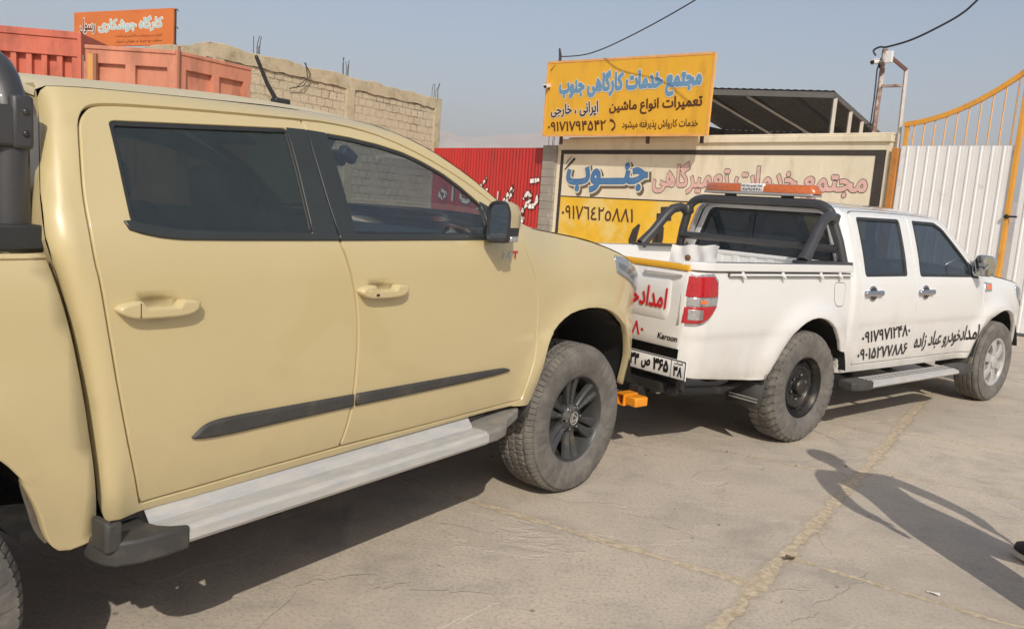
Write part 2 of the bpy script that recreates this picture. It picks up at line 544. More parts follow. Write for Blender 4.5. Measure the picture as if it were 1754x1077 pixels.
# ------------------------------------------------------------------ wheels
def tyre_mesh(Rt, W, rr, style):
    NA = {'at': 480, 'mud': 400, 'road': 240}[style]
    prof = []      # (r, y, zone) across the section, inside to outside
    h = Rt - rr
    prof += [(rr, -W * 0.40, 's'), (rr + h * 0.12, -W * 0.46, 's'), (rr + h * 0.45, -W * 0.50, 's'), (rr + h * 0.75, -W * 0.485, 's')]
    lat = 34
    for k in range(lat + 1):
        y = -W * 0.455 + W * 0.91 * k / lat
        e = abs(y) / (W * 0.455)
        prof.append((Rt - 0.012 * e ** 4 - (0.016 * max(0, e - 0.8) / 0.2), y, 't'))
    prof += [(rr + h * 0.84, W * 0.474, 'b'), (rr + h * 0.75, W * 0.485, 'b'), (rr + h * 0.64, W * 0.494, 's'), (rr + h * 0.5, W * 0.50, 's'), (rr + h * 0.36, W * 0.498, 's'),
             (rr + h * 0.22, W * 0.485, 's'), (rr + h * 0.20, W * 0.478, 's'), (rr + h * 0.10, W * 0.46, 's'), (rr + 0.002, W * 0.43, 's'), (rr - 0.004, W * 0.40, 's')]
    verts = []; faces = []; NP = len(prof)
    for a in range(NA):
        t = 2 * math.pi * a / NA; f = a / NA
        for r, y, zn in prof:
            d = 0.0; e = y / W
            if zn == 't':
                if style == 'at':
                    for gy in (-0.27, -0.09, 0.09, 0.27):
                        if abs(e - gy - 0.018 * math.sin(f * 2 * math.pi * 60)) < 0.020: d = 0.010
                    row = int((e + 0.455) / 0.182)
                    ph = (f * 80 + row * 0.37 + e * (1.5 if row % 2 else -1.5)) % 1
                    if ph < 0.15: d = 0.009
                elif style == 'mud':
                    wob = 0.22 * math.sin(e * 9.0)
                    ph = (f * 40 + wob + (0.5 if e < 0 else 0)) % 1
                    if ph < (0.30 if abs(e) > 0.30 else 0.17): d = 0.016 if abs(e) > .30 else 0.012
                    if abs(e) < 0.018: d = 0.012
                else:
                    for gy in (-0.25, -0.08, 0.08, 0.25):
                        if abs(e - gy) < 0.022: d = 0.008
            elif zn == 'b':
                n_ = {'at': 80, 'mud': 40, 'road': 1}[style]
                if style != 'road' and (f * n_ + (0.22 * math.sin(0.46 * 9) if style == 'mud' else 0.1)) % 1 < (0.3 if style == 'mud' else .22): d = 0.010 if style == 'mud' else 0.005
            q = r - d
            yy = y
            if zn == 's' and e > 0.485 and r < Rt - h * 0.3 and r > rr + h * .3:
                k_ = int(f * 150); yy = y + (0.0035 if (k_ * 7919 % 5) < 3 and (f * 5 % 1) < .72 else 0)
            verts.append((q * math.cos(t), yy, q * math.sin(t)))
    for a in range(NA):
        b = (a + 1) % NA
        for k in range(NP - 1): faces.append((a * NP + k, a * NP + k + 1, b * NP + k + 1, b * NP + k))
    me = bpy.data.meshes.new('tyre'); me.from_pydata(verts, [], faces)
    bm = bmesh.new(); bm.from_mesh(me); bmesh.ops.recalc_face_normals(bm, faces=bm.faces[:]); bm.to_mesh(me); bm.free()
    me.shade_smooth(); me.set_sharp_from_angle(angle=R(40))
    return me

def rim_tan(W, rr):
    b = MB(); yo = W * 0.40
    b.lathe([(rr + 0.004, yo - 0.004), (rr + 0.006, yo + 0.004), (rr - 0.004, yo + 0.006), (rr - 0.012, yo - 0.006), (rr - 0.020, yo - 0.05), (rr - 0.028, -yo), (0.10, -yo)], 72)
    for k in range(12):
        t = 2 * math.pi * (k + (0.12 if k % 2 else -0.12)) / 12
        ra, rb = 0.055, rr - 0.010
        tw = 0.05 if k % 2 else -0.05
        rows = []
        for j in range(7):
            f = j / 6; r = ra + (rb - ra) * f
            a = t + tw * f
            w = 0.0115 + 0.020 * f ** 1.4; y0 = yo - 0.030 + 0.022 * f ** 2; th = 0.028
            ca, sa = math.cos(a), math.sin(a)
            def P(u, y): return (r * ca - u * sa, y, r * sa + u * ca)
            rows.append([P(-w, y0 - th), P(-w * 0.95, y0 - 0.006), P(-w * 0.35, y0 + 0.003), P(w * 0.8, y0 - 0.010), P(w, y0 - th)])
        b.grid(rows)
    b.lathe([(0.0, yo - 0.012), (0.040, yo - 0.012), (0.044, yo - 0.016), (0.058, yo - 0.020), (0.074, yo - 0.032), (0.078, yo - 0.07)], 40)
    return b.mesh('rim', 35)
def nut_mesh(W, n, rad, y, r=0.011):
    out = []
    for k in range(n):
        b = MB(); t = 2 * math.pi * (k + 0.25) / n; c = (rad * math.cos(t), y, rad * math.sin(t))
        b.lathe([(0.0, 0.016), (r * 0.7, 0.015), (r, 0.008), (r, -0.02)], 6, 'Y', c)
        out.append(('lug_nut', b.mesh('lug_nut', 30), MT['chrome']))
    return out
def cap_logo(yo):
    b = MB(); y = yo - 0.009
    b.lathe([(0.034, y), (0.036, y + 0.002), (0.031, y + 0.002), (0.030, y)], 40)
    for k in range(3):
        t0 = math.pi / 2 + 2 * math.pi * k / 3; t1 = t0 + 2 * math.pi / 3
        p0 = Vector((0.028 * math.cos(t0), y, 0.028 * math.sin(t0))); p1 = Vector((0.028 * math.cos(t1), y, 0.028 * math.sin(t1)))
        q0 = p0 * 1; b.bar(p0.lerp(p1, 0.06), p1.lerp(p0, 0.06), 0.006, 0.006, (0, 1, 0))
    return b.mesh('hub_emblem', 0)
def rim_steel(W, rr):
    b = MB(); yo = W * 0.40
    b.lathe([(rr + 0.004, yo - 0.004), (rr + 0.007, yo + 0.005), (rr - 0.003, yo + 0.006), (rr - 0.010, yo - 0.012), (rr - 0.024, yo - 0.026), (rr - 0.028, yo - 0.055),
             (rr - 0.040, yo - 0.062), (rr - 0.052, yo - 0.045), (rr - 0.072, yo - 0.032), (rr - 0.085, yo - 0.034), (rr - 0.100, yo - 0.052), (0.085, yo - 0.060), (0.070, yo - 0.045), (0.058, yo - 0.045), (0.056, yo - 0.012), (0.048, yo - 0.004), (0.0, yo - 0.002)], 72)
    return b.mesh('rim', 40)
def steel_holes(W, rr):
    b = MB(); yo = W * 0.40
    for k in range(10):
        t = 2 * math.pi * k / 10; r = rr - 0.046; c = Vector((r * math.cos(t), yo - 0.0495, r * math.sin(t)))
        tx = Vector((-math.sin(t), 0, math.cos(t))); rx = Vector((math.cos(t), 0.45, math.sin(t))).normalized()
        pts = [c + tx * 0.016 * math.cos(a) + rx * 0.008 * math.sin(a) for a in [2 * math.pi * q / 12 for q in range(12)]]
        n_ = tx.cross(rx).normalized(); n_ = n_ if n_.y > 0 else -n_
        b.prism([p - n_ * 0.004 for p in pts], n_ * 0.007)
    return b.mesh('vent_holes', 0)
def rim_alloy(W, rr):
    b = MB(); yo = W * 0.42
    b.lathe([(rr + 0.004, yo - 0.004), (rr + 0.007, yo + 0.005), (rr - 0.004, yo + 0.007), (rr - 0.014, yo), (rr - 0.020, yo - 0.03), (rr - 0.028, -yo), (0.10, -yo)], 64)
    for k in range(6):
        t = 2 * math.pi * (k + 0.5) / 6; rows = []
        for j in range(7):
            f = j / 6; r = 0.04 + (rr - 0.012 - 0.04) * f; w = 0.050 - 0.018 * math.sin(f * math.pi) + 0.022 * f ** 3
            y0 = yo - 0.005 + 0.02 * math.sin(f * math.pi) * 0.6 - 0.004; ca, sa = math.cos(t), math.sin(t)
            def P(u, y): return (r * ca - u * sa, y, r * sa + u * ca)
            rows.append([P(-w, y0 - 0.035), P(-w, y0 - 0.008), P(-w * 0.7, y0), P(w * 0.7, y0), P(w, y0 - 0.008), P(w, y0 - 0.035)])
        b.grid(rows)
    b.lathe([(0.0, yo + 0.012), (0.05, yo + 0.012), (0.060, yo + 0.006), (0.062, yo - 0.02)], 40)
    return b.mesh('rim', 35)
def make_wheel(parent, x, y, z, tm, parts, side, steer=0.0, spin=0.0):
    """side -1 = right-hand side; parts: list of (name, mesh, material, [sub parts])"""
    e = bpy.data.objects.new('wheel', None); COL.objects.link(e); e.parent = parent; e.empty_display_size = 0.1
    e.location = (x, y, z)
    e.rotation_euler = (0, 0, R(steer) + (math.pi if side < 0 else 0))
    sp = Matrix.Rotation(R(spin), 4, 'Y')
    t = link('tyre', tm, MT['rubber'], e); t.matrix_local = sp
    for n, me, m in parts:
        o = link(n, me, m, e); o.matrix_local = sp
    bd = link('brake_drum', DRUM, MT['under'], e)
    return e
_b = MB(); _b.lathe([(0.0, 0.045), (0.13, 0.045), (0.15, 0.03), (0.15, -0.06), (0.0, -0.06)], 32); DRUM = _b.mesh('brake_drum')

def cr(tab,z):
    if z<=tab[0][0]:
        return tab[0][1]
    if z>=tab[-1][0]: return tab[-1][1]
    for i in range(len(tab)-1):
        if z<=tab[i+1][0]: break
    (x0,y0),(x1,y1)=tab[i],tab[i+1]
    d=(y1-y0)/(x1-x0)
    def sl(a,b):return (tab[b][1]-tab[a][1])/(tab[b][0]-tab[a][0])
    dp=sl(i-1,i) if i>0 else d
    dn=sl(i+1,i+2) if i+2<len(tab) else d
    m0=0 if dp*d<=0 else 2*dp*d/(dp+d)
    m1=0 if dn*d<=0 else 2*dn*d/(dn+d)
    if i==0: m0=d
    if i+2==len(tab): m1=d
    h=x1-x0;t=(z-x0)/h
    return y0*(1+2*t)*(1-t)**2+m0*h*t*(1-t)**2+y1*t*t*(3-2*t)+m1*h*t*t*(t-1)
TP=[(.40,.885),(.50,.908),(.60,.928),(.70,.943),(.80,.949),(.95,.955),(1.1,.960),(1.22,.961),(1.30,.955),(1.35,.944),(1.39,.927),(1.45,.898),(1.55,.850),(1.65,.797),(1.70,.765),(1.735,.730),(1.76,.690),(1.78,.640),(1.79,.58)]
def sm(a,b,x):
    t=min(1,max(0,(x-a)/(b-a)));return t*t*(3-2*t)
def wt(x,z):
    w=cr(TP,z)
    # front fender: hood height falls away, upper edge rolls in
    if x>2.3:
        k=sm(2.3,2.9,x)
        roll=.945-max(0,z-1.10)**2*1.1
        w=w*(1-k)+min(.958,roll if z>.9 else cr(TP,z))*k if z>.9 else w
    for ax in (3.11,0.0):
        r=math.hypot(x-ax,z-.41)
        if r>.5: w+=.022*math.exp(-((r-.60)/.07)**2)
    if x>3.35:
        w-= .19*((x-3.35)/.52)**2.4 if x<3.82 else .149+1.15*(x-3.82)
    return w
XRT=[(.50,.585),(.55,.581),(.67,.568),(.87,.547),(1.08,.511),(1.2,.482),(1.27,.463),(1.33,.449),(1.39,.451),(1.46,.462),(1.53,.476),(1.6,.491),(1.69,.511),(1.75,.52)]
def wtc(x,z):   # cab with rounded rear corner
    w=wt(x,z);x0=cr(XRT,z)+.056;r=.057
    if x<x0: 
        q=min(x0-x,r*.999);w-=r-math.sqrt(r*r-q*q)
    return w
BP=[(.40,.895),(.55,.918),(.70,.943),(.85,.953),(1.0,.957),(1.15,.957),(1.24,.950),(1.285,.938),(1.31,.92)]
def wtb(x,z):
    w=cr(BP,z);r=math.hypot(x,z-.41)
    if r>.5: w+=.020*math.exp(-((r-.60)/.07)**2)
    x0=cr(XRT,z)-.040;rr=.028
    if x>x0:
        q=min(x-x0,rr*.999);w-=rr-math.sqrt(rr*rr-q*q)
    if x<-1.05:
        w-=.25*((-1.05-x)/.4)**2.5
    return w
WP=[(.40,.815),(.48,.835),(.56,.846),(.70,.857),(.78,.861),(.81,.868),(.86,.871),(1.0,.869),(1.10,.860),(1.155,.848),(1.19,.838),(1.30,.808),(1.45,.759),(1.57,.714),(1.60,.698),(1.63,.665),(1.65,.62),(1.662,.55)]
def ww(x,z):
    w=cr(WP,z)-.035
    if x>2.5:
        k=sm(2.5,2.8,x)
        roll=.858-max(0,z-.95)**2*1.3
        w=w*(1-k)+(min(cr(WP,z)-.035,roll-.035) if z>.95 else w)*k
    r=math.hypot(x-3.03,z-.37)
    if r>.4: w+=.035*math.exp(-((r-.50)/.08)**2)
    if x>3.35: w-=.2*((x-3.35)/.52)**2.4 if x<3.8 else .144+1.15*(x-3.8)
    return w
WB=[(.50,.830),(.56,.846),(.70,.859),(.78,.864),(.815,.871),(.9,.874),(1.05,.872),(1.15,.866),(1.20,.858),(1.24,.85)]
def wwb(x,z):
    w=cr(WB,z)-.035;r=math.hypot(x,z-.38)
    if r>.4: w+=.040*math.exp(-((r-.50)/.09)**2)*(1 if x>0 or True else 1)
    x0=-1.13;rr=.15
    if x<x0:
        q=min(x0-x,rr*.999);w-=rr-math.sqrt(rr*rr-q*q)
    return w
def wwc(x,z):
    w=ww(x,z);x0=.53;r=.06
    if x<x0:
        q=min(x0-x,r*.999);w-=r-math.sqrt(r*r-q*q)
    return w

def interp(tab, x): return cr(tab, x)

def wheel_well(parent, x, z, rad, yin, yout, sgn, a0=-18, a1=198):
    b = MB(); rows = []
    for k in range(25):
        t = R(a0 + (a1 - a0) * k / 24)
        rows.append([(x + rad * math.cos(t), sgn * y, z + rad * math.sin(t)) for y in (yout, (yin + yout) / 2, yin)] + [(x, sgn * yin, z)])
    b.grid(rows)
    return b.build('wheel_well', MT['liner'], parent, 60)

def roof_loft(parent, name, m, edge, wf, crown, off=0.0, ny=14, p=2.3):
    """edge: list of (x, z) along the roof rail"""
    rows = []
    for x, z in edge:
        w = wf(x, z) - 0.002; row = []
        for k in range(ny + 1):
            u = -1 + 2 * k / ny
            row.append((x, -u * w, z + off + crown * (1 - abs(u) ** p)))
        rows.append(row)
    return loft(name, rows, m, parent)

def screen_rows(edge, wf, b0, b1, c0, c1, scale=1.0, ny=12, dn=0.0):
    rows = []
    n = len(edge)
    for i, (x, z) in enumerate(edge):
        t = i / (n - 1); w = (wf(x, z)) * scale; b = b0 + (b1 - b0) * t; c = c0 + (c1 - c0) * t
        rows.append([(x + b * (1 - abs(u) ** 2.2) + dn * 0.5, -u * w, z + c * (1 - abs(u) ** 2.2) + dn) for u in [-1 + 2 * k / ny for k in range(ny + 1)]])
    return rows

def dense(tab, n):
    out = []; x0, x1 = tab[0][0], tab[-1][0]
    for k in range(n + 1):
        x = x0 + (x1 - x0) * k / n; out.append((x, cr(tab, x)))
    return out

# ================================================================== the tan pickup
TAN = empty('pickup_truck', 'sand coloured crew cab pickup in the foreground with black side mouldings and dark wheels', 'pickup truck', (-2.153, 2.1147, 0), R(54.6376))
t_rdoor = [(0.572, 1.603), (0.579, 1.63), (0.592, 1.653), (0.607, 1.668), (0.625, 1.678), (0.662, 1.686), (0.747, 1.695), (0.941, 1.709), (1.124, 1.72), (1.353, 1.732), (1.344, 1.63), (1.346, 1.493), (1.356, 1.339), (1.382, 1.285), (1.402, 1.233), (1.425, 1.164), (1.441, 1.09), (1.451, 1.013), (1.455, 0.914), (1.452, 0.802), (1.44, 0.714), (1.425, 0.651), (1.412, 0.612), (1.257, 0.609), (1.048, 0.608), (0.864, 0.604), (0.771, 0.603), (0.684, 0.602), (0.662, 0.691), (0.635, 0.809), (0.59, 1.039), (0.557, 1.234), (0.545, 1.287), (0.540, 1.352), (0.543, 1.427), (0.553, 1.502)]
t_bseam = [(1.362, 1.733), (1.352, 1.63), (1.354, 1.493), (1.364, 1.339), (1.39, 1.285), (1.41, 1.233), (1.433, 1.164), (1.449, 1.09), (1.459, 1.013), (1.463, 0.914), (1.46, 0.802), (1.448, 0.714), (1.433, 0.651), (1.42, 0.612)]
t_ffront = [(2.41, 1.414), (2.44, 1.33), (2.497, 1.242), (2.546, 1.164), (2.576, 1.054), (2.59, 0.915), (2.573, 0.794), (2.541, 0.715), (2.519, 0.653), (2.506, 0.61)]
t_ftop = [(1.473, 1.738), (1.615, 1.733), (1.745, 1.713), (1.918, 1.664), (2.085, 1.601), (2.221, 1.535), (2.315, 1.478)]
t_fdoor = t_bseam[::-1] + t_ftop + t_ffront + [(2.454, 0.604), (1.84, 0.606)]
t_rglass = [(0.659, 1.639), (0.672, 1.646), (1.273, 1.695), (1.257, 1.36), (0.822, 1.354), (0.652, 1.377)]
t_fglass = [(1.432, 1.698), (1.552, 1.695), (1.688, 1.684), (1.809, 1.666), (1.903, 1.641), (2.012, 1.601), (2.099, 1.555), (2.196, 1.492), (2.205, 1.43), (2.19, 1.362), (1.701, 1.361), (1.435, 1.36)]
t_rpillar = [(1.268, 1.697), (1.3505, 1.700), (1.3440, 1.63), (1.3455, 1.493), (1.3555, 1.358), (1.252, 1.358)]
t_fpillar = [(1.3555, 1.700), (1.436, 1.699), (1.440, 1.358), (1.3612, 1.358), (1.3517, 1.493), (1.3497, 1.63)]
t_rbelt = [(0.63, 1.384), (0.651, 1.386), (0.679, 1.378), (0.735, 1.369), (0.816, 1.361), (1.3555, 1.359), (1.3565, 1.338), (0.814, 1.336), (0.733, 1.341), (0.676, 1.351), (0.641, 1.362)]
t_fbelt = [(1.3642, 1.359), (2.27, 1.366), (2.27, 1.346), (1.3650, 1.338)]
t_sail = [(2.190, 1.500), (2.235, 1.484), (2.305, 1.43), (2.325, 1.37), (2.18, 1.366), (2.203, 1.43)]
t_rmold = [(0.825, 0.765), (0.851, 0.789), (0.881, 0.803), (0.94, 0.808), (1.138, 0.805), (1.450, 0.799), (1.451, 0.756), (1.141, 0.755), (0.968, 0.753), (0.878, 0.755), (0.839, 0.760)]
t_fmold = [(1.464, 0.799), (1.871, 0.792), (2.329, 0.782), (2.374, 0.775), (2.39, 0.767), (2.352, 0.755), (1.876, 0.753), (1.464, 0.756)]
t_edge = [(0.53, 1.718), (0.62, 1.728), (0.771, 1.739), (1.007, 1.755), (1.38, 1.775), (1.58, 1.777), (1.72, 1.765), (1.84, 1.740), (1.992, 1.689), (2.167, 1.608), (2.321, 1.515), (2.462, 1.42)]
t_bot = [(0.53, 0.575), (0.59, 0.569), (0.631, 0.571), (0.692, 0.575), (0.855, 0.572), (1.337, 0.580), (2.23, 0.586), (2.455, 0.582)]
t_hood = [(2.44, 1.400), (2.6, 1.390), (2.78, 1.376), (3.075, 1.345), (3.359, 1.288), (3.6, 1.215), (3.80, 1.13), (3.93, 1.05)]
t_arch = [(3.66, 0.50), (3.639, 0.571), (3.608, 0.66), (3.565, 0.735), (3.48, 0.848), (3.39, 0.925), (3.247, 0.985), (3.07, 1.009), (2.895, 0.999), (2.783, 0.960), (2.70, 0.90), (2.662, 0.835), (2.640, 0.72), (2.612, 0.60), (2.585, 0.568)]
t_fender = [(2.415, 1.398), (2.402, 1.428), (2.47, 1.424), (2.53, 1.402)] + t_hood[1:] + [(3.965, 0.95), (3.97, 0.8), (3.95, 0.62), (3.90, 0.52), (3.80, 0.49)] + t_arch + [(2.459, 0.582), (2.462, 0.60)] + [(a + 0.008, b) for a, b in t_ffront[::-1]]
HND = [(0.705, 1.155), (1.55, 1.163)]
def wt_door(x, z):
    w = wtc(x, z)
    for hx, hz in HND:
        q = ((x - hx - 0.01) / 0.085) ** 2 + ((z - hz - 0.004) / 0.036) ** 2
        if q < 1: w -= 0.024 * (1 - q) ** 1.5
    return w

def tan_side(sgn):
    # frame round the door openings
    door_out = t_rdoor[28:] + t_rdoor[:10]            # bottom rear corner up and over to the B seam
    g = 0.005
    fr = [(cr(XRT, .62), 0.62), (cr(XRT, .58) + .006, 0.585)] + t_bot[1:] + [(2.50, 0.590), (2.508, 0.606)]
    low = [(2.454, 0.600), (1.84, 0.601), (1.41, 0.606), (1.257, 0.604), (1.048, 0.603), (0.864, 0.599), (0.771, 0.598), (0.679, 0.597)]
    fr += low
    up_ = [(0.657, 0.691), (0.630, 0.809), (0.585, 1.039), (0.552, 1.234), (0.540, 1.287), (0.535, 1.352), (0.538, 1.427), (0.548, 1.502), (0.567, 1.603), (0.574, 1.632), (0.588, 1.657), (0.604, 1.673), (0.624, 1.683), (0.662, 1.691), (0.747, 1.700), (0.941, 1.714), (1.124, 1.725), (1.353, 1.738), (1.473, 1.743), (1.615, 1.738), (1.745, 1.718), (1.918, 1.669), (2.085, 1.606), (2.221, 1.540), (2.315, 1.483), (2.41, 1.420)]
    fr += up_ + [(2.425, 1.395), (2.45, 1.405)] + t_edge[::-1] + [(cr(XRT, z_), z_) for z_ in (1.70, 1.64, 1.58, 1.5, 1.43, 1.37, 1.33, 1.29, 1.24, 1.18, 1.1, 1.0, .9, .8, .7)]
    panel('cab_side', fr, wtc, sgn, MT['tan'], TAN, soft=1, step=0.04, rim=0.003, depth=0.03)
    union = low[::-1] + [(2.508, 0.61)] + [(a + .004, b) for a, b in t_ffront[::-1]] + up_[::-1]
    panel('door_jamb', offset(ccw(union), 0.012), wtc, sgn, MT['under'], TAN, holes=[offset(ccw(t_rglass), 0.012), offset(ccw(t_fglass), 0.012)], off=-0.026, soft=0, step=0.07, rim=0)
    for dpoly, gpoly, ppoly, bpoly, mpoly, hi, gm in ((t_rdoor, t_rglass, t_rpillar, t_rbelt, t_rmold, 0, 'glass_dark'), (t_fdoor, t_fglass, t_fpillar, t_fbelt, t_fmold, 1, 'glass_mid')):
        gp = round_poly(ccw(gpoly), 0.02)
        d = panel('door', dpoly, wt_door, sgn, MT['tan'], TAN, holes=[gp], soft=1, step=0.028, rim=0.0025, depth=0.02, inset=0.0015)
        panel('window', offset(gp, 0.004), wtc, sgn, MT[gm], d, off=-0.010, soft=0, rim=0)
        panel('window_seal', offset(gp, 0.002), wtc, sgn, MT['black'], d, holes=[offset(gp, -0.011)], off=-0.004, soft=0, step=0.04, rim=0.002, depth=0.006)
        panel('pillar_trim', ppoly, wtc, sgn, MT['trim'], d, off=0.0025, soft=0, rim=0.002, depth=0.006)
        panel('belt_strip', bpoly, wtc, sgn, MT['trim'], d, off=0.007, soft=1, step=0.03, rim=0.005, depth=0.012)
        panel('side_moulding', mpoly, wtc, sgn, MT['blackdust'], d, off=0.014, soft=2, step=0.03, rim=0.010, depth=0.02)
        hx, hz = HND[hi]
        hp = [(hx - 0.118, hz + 0.004), (hx - 0.10, hz + 0.018), (hx - 0.055, hz + 0.024), (hx - 0.04, hz + 0.006), (hx + 0.05, hz + 0.004), (hx + 0.062, hz + 0.020), (hx + 0.115, hz + 0.018), (hx + 0.112, hz - 0.004), (hx + 0.085, hz - 0.024), (hx - 0.06, hz - 0.024), (hx - 0.10, hz - 0.014)]
        h = panel('door_handle', hp, wtc, sgn, MT['tan'], d, off=0.036, soft=2, step=0.02, rim=0.008, depth=0.034)
        if hi == 1:
            b = MB(); w = wtc(hx - 0.075, hz) + 0.036
            b.lathe([(0.0, sgn * 0.001), (0.009, sgn * 0.001), (0.010, sgn * 0.0)], 20, 'Y', (hx - 0.078, sgn * w, hz + 0.002))
            b.build('key_lock', MT['tan'], h)
            b = MB(); b.box((hx - 0.046, sgn * w, hz - 0.010), (0.016, 0.003, 0.009)); b.build('keyless_button', MT['black'], h, bevel=0.002)
        else:
            b = MB(); w = wtc(hx - 0.055, hz) + 0.0362
            b.box((hx - 0.062, sgn * w, hz), (0.002, 0.001, 0.040)); b.build('handle_seam', MT['under'], h)
        # inner trim of the door
        zt = 1.33
        x0, x1 = (0.60, 1.32) if hi == 0 else (1.42, 2.40)
        b = MB(); b.grid([[(x, sgn * (wtc(x, z) - 0.055), z) for x in (x0, (x0 + x1) / 2, x1)] for z in (0.62, 0.9, 1.2, zt)])
        b.build('door_lining', MT['inter'], d)
        if hi == 1:
            panel('mirror_sail', t_sail, wtc, sgn, MT['trim'], d, off=0.004, soft=0, rim=0.002, depth=0.012)
    # door mirror
    xm, ym, zm = 2.115, 1.035, 1.425
    me = bpy.data.objects.new('door_mirror', None); COL.objects.link(me); me.parent = TAN; me.location = (xm, sgn * ym, zm)
    me.rotation_euler = (0, 0, sgn * R(-6))
    hw, hh = 0.052, 0.083
    ring = [(-hw, -hh), (hw * 0.85, -hh), (hw, -hh * .6), (hw, hh * .5), (hw * 0.62, hh), (-hw * .55, hh), (-hw, hh * .7)]
    ring = round_poly(ccw(ring), 0.024, 5)
    def mring(sc, x, dy=0, dz=0): return [(x, sgn * (p * sc + dy), q * sc + dz) for p, q in ring]
    b = MB(); b.grid([mring(1.0, 0), mring(1.02, 0.010), mring(1.0, 0.020)], True); b.grid([mring(1.0, 0), mring(0.90, -0.002), mring(0.86, 0.010)], True)
    b.build('mirror_frame', MT['black'], me, 50)
    b = MB(); b.prism(mring(0.87, 0.010), (0.002, 0, 0)); b.build('mirror_glass', MT['mirror'], me, 0)
    b = MB(); hi_ = [(p, q) for p, q in ring]
    cap = [[(x, sgn * (p * s_ + dy), max(q, -0.020) * (s_ if q > 0 else 1)) for p, q in ring] for s_, x, dy in ((1.005, 0.014, 0), (1.01, 0.060, 0.002), (0.90, 0.105, 0.002), (0.66, 0.125, 0.0), (0.2, 0.133, 0), (0.01, .134, 0))]
    b.grid(cap, True); b.build('mirror_cap', MT['tan'], me, 60)
    cap = [[(x, sgn * (p * s_), min(q, -0.020) * (s_ if s_ < .99 else 1)) for p, q in ring] for s_, x in ((1.0, 0.014), (0.985, 0.075), (0.88, 0.102), (0.64, 0.120), (0.2, 0.128), (.01, .129))]
    b = MB(); b.grid(cap, True); b.build('mirror_shell', MT['black'], me, 60)
    b = MB(); b.box((0.055, sgn * 0.045, -0.066), (0.062, 0.022, 0.024)); b.build('turn_signal', MT['silver'], me, bevel=0.006)
    b = MB(); b.tube([(0.07, -sgn * 0.04, -0.07), (0.10, -sgn * 0.09, -0.075), (0.13, -sgn * 0.15, -0.06)], [0.028, 0.026, 0.03], 12, flat=0.7); b.build('mirror_arm', MT['black'], me)
    # front fender, headlamp
    panel('fender', t_fender, wt, sgn, MT['tan'], TAN, soft=1, step=0.035, rim=0.003, depth=0.035)
    hl = [(3.335, 1.262), (3.454, 1.248), (3.60, 1.19), (3.76, 1.11), (3.79, 1.03), (3.70, 1.05), (3.60, 1.085), (3.516, 1.122), (3.345, 1.178)]
    h = panel('headlight', hl, wt, sgn, MT['silver'], TAN, off=0.003, soft=1, step=0.03, rim=0.003, depth=0.006)
    panel('headlight_bezel', [(3.37, 1.225), (3.47, 1.205), (3.62, 1.13), (3.60, 1.10), (3.46, 1.17), (3.37, 1.20)], wt, sgn, MT['black'], h, off=0.006, soft=1, step=0.03, rim=0.001, depth=0.003)
    panel('headlight_lens', offset(ccw(hl), 0.003), wt, sgn, MT['lens'], h, off=0.014, soft=1, step=0.03, rim=0.008, depth=0.012)
    # bed
    barch = [(0.467, 0.522), (0.442, 0.559), (0.415, 0.65), (0.372, 0.747), (0.32, 0.815), (0.22, 0.89), (0.1, 0.935), (0.0, 0.945), (-0.1, 0.938), (-0.22, 0.90), (-0.33, 0.82), (-0.41, 0.70), (-0.455, 0.56), (-0.47, 0.52)]
    mid = soften([(0.62, 0.40)] + barch + [(-.6, .45)], 2); barch = [q for q in mid if q[1] >= 0.519 and abs(q[0]) < .5]
    bed = [(cr(XRT, z_) - .014, z_) for z_ in (1.29, 1.26, 1.22, 1.17, 1.1, 1.0, .9, .8, .7, .6, .53)] + [(0.50, 0.515)] + barch + [(-1.15, 0.60), (-1.30, 0.62), (-1.31, 1.29)]
    panel('bed_side', bed, wtb, sgn, MT['tan'], TAN, soft=0, step=0.045, rim=0.006, depth=0.03)
    b = MB(); b.grid([[(x, sgn * 0.83, z) for x in (-1.29, 0.42)] for z in (0.94, 1.29)] + [[(x, sgn * 0.935, 1.292) for x in (-1.29, 0.42)]])
    b.build('bed_wall', MT['tan'], TAN, 30)
    panel('bed_rail_cap', [(-1.29, 1.288), (0.440, 1.288), (0.440, 1.300), (-1.29, 1.300)], wtb, sgn, MT['tan'], TAN, off=0.004, soft=0, rim=0.003, depth=0.08)
    wheel_well(TAN, 0, 0.41, 0.525, 0.42, 0.91, sgn, 26, 154)
    wheel_well(TAN, 3.11, 0.41, 0.575, 0.45, 0.92, sgn, 12, 168)
    # torn arch liner edge at the rear wheel, flap at the front wheel
    torn = [(0.475, 0.545), (0.468, 0.66), (0.44, 0.74), (0.40, 0.765), (0.392, 0.72), (0.402, 0.675), (0.412, 0.64), (0.420, 0.60), (0.434, 0.565), (0.45, 0.54)]
    o = panel('arch_liner', torn, lambda x, z: 0.885, sgn, MT['torn'], TAN, soft=1, step=0.03, rim=0.002, depth=0.01)
    b = MB(); b.grid([[(2.60 + 0.03 * k / 6 + 0.012 * math.sin(k), sgn * y, 0.50 + 0.32 * k / 6) for y in (0.85, 0.89, 0.928)] for k in range(7)])
    o = b.build('mud_flap', MT['blackdust'], TAN); o.modifiers.new('s', 'SOLIDIFY').thickness = 0.012
    # running board
    rb = bpy.data.objects.new('running_board', None); COL.objects.link(rb); rb.parent = TAN
    xs = [0.70 + 1.46 * k / 24 for k in range(25)]
    sec = [(0.895, 0.592), (0.905, 0.590), (0.94, 0.547), (0.945, 0.541)]
    for k in range(9):
        y0 = 0.950 + k * 0.0085; sec += [(y0, 0.5370), (y0 + 0.0012, 0.5425), (y0 + 0.0046, 0.5425), (y0 + 0.0060, 0.5370)]
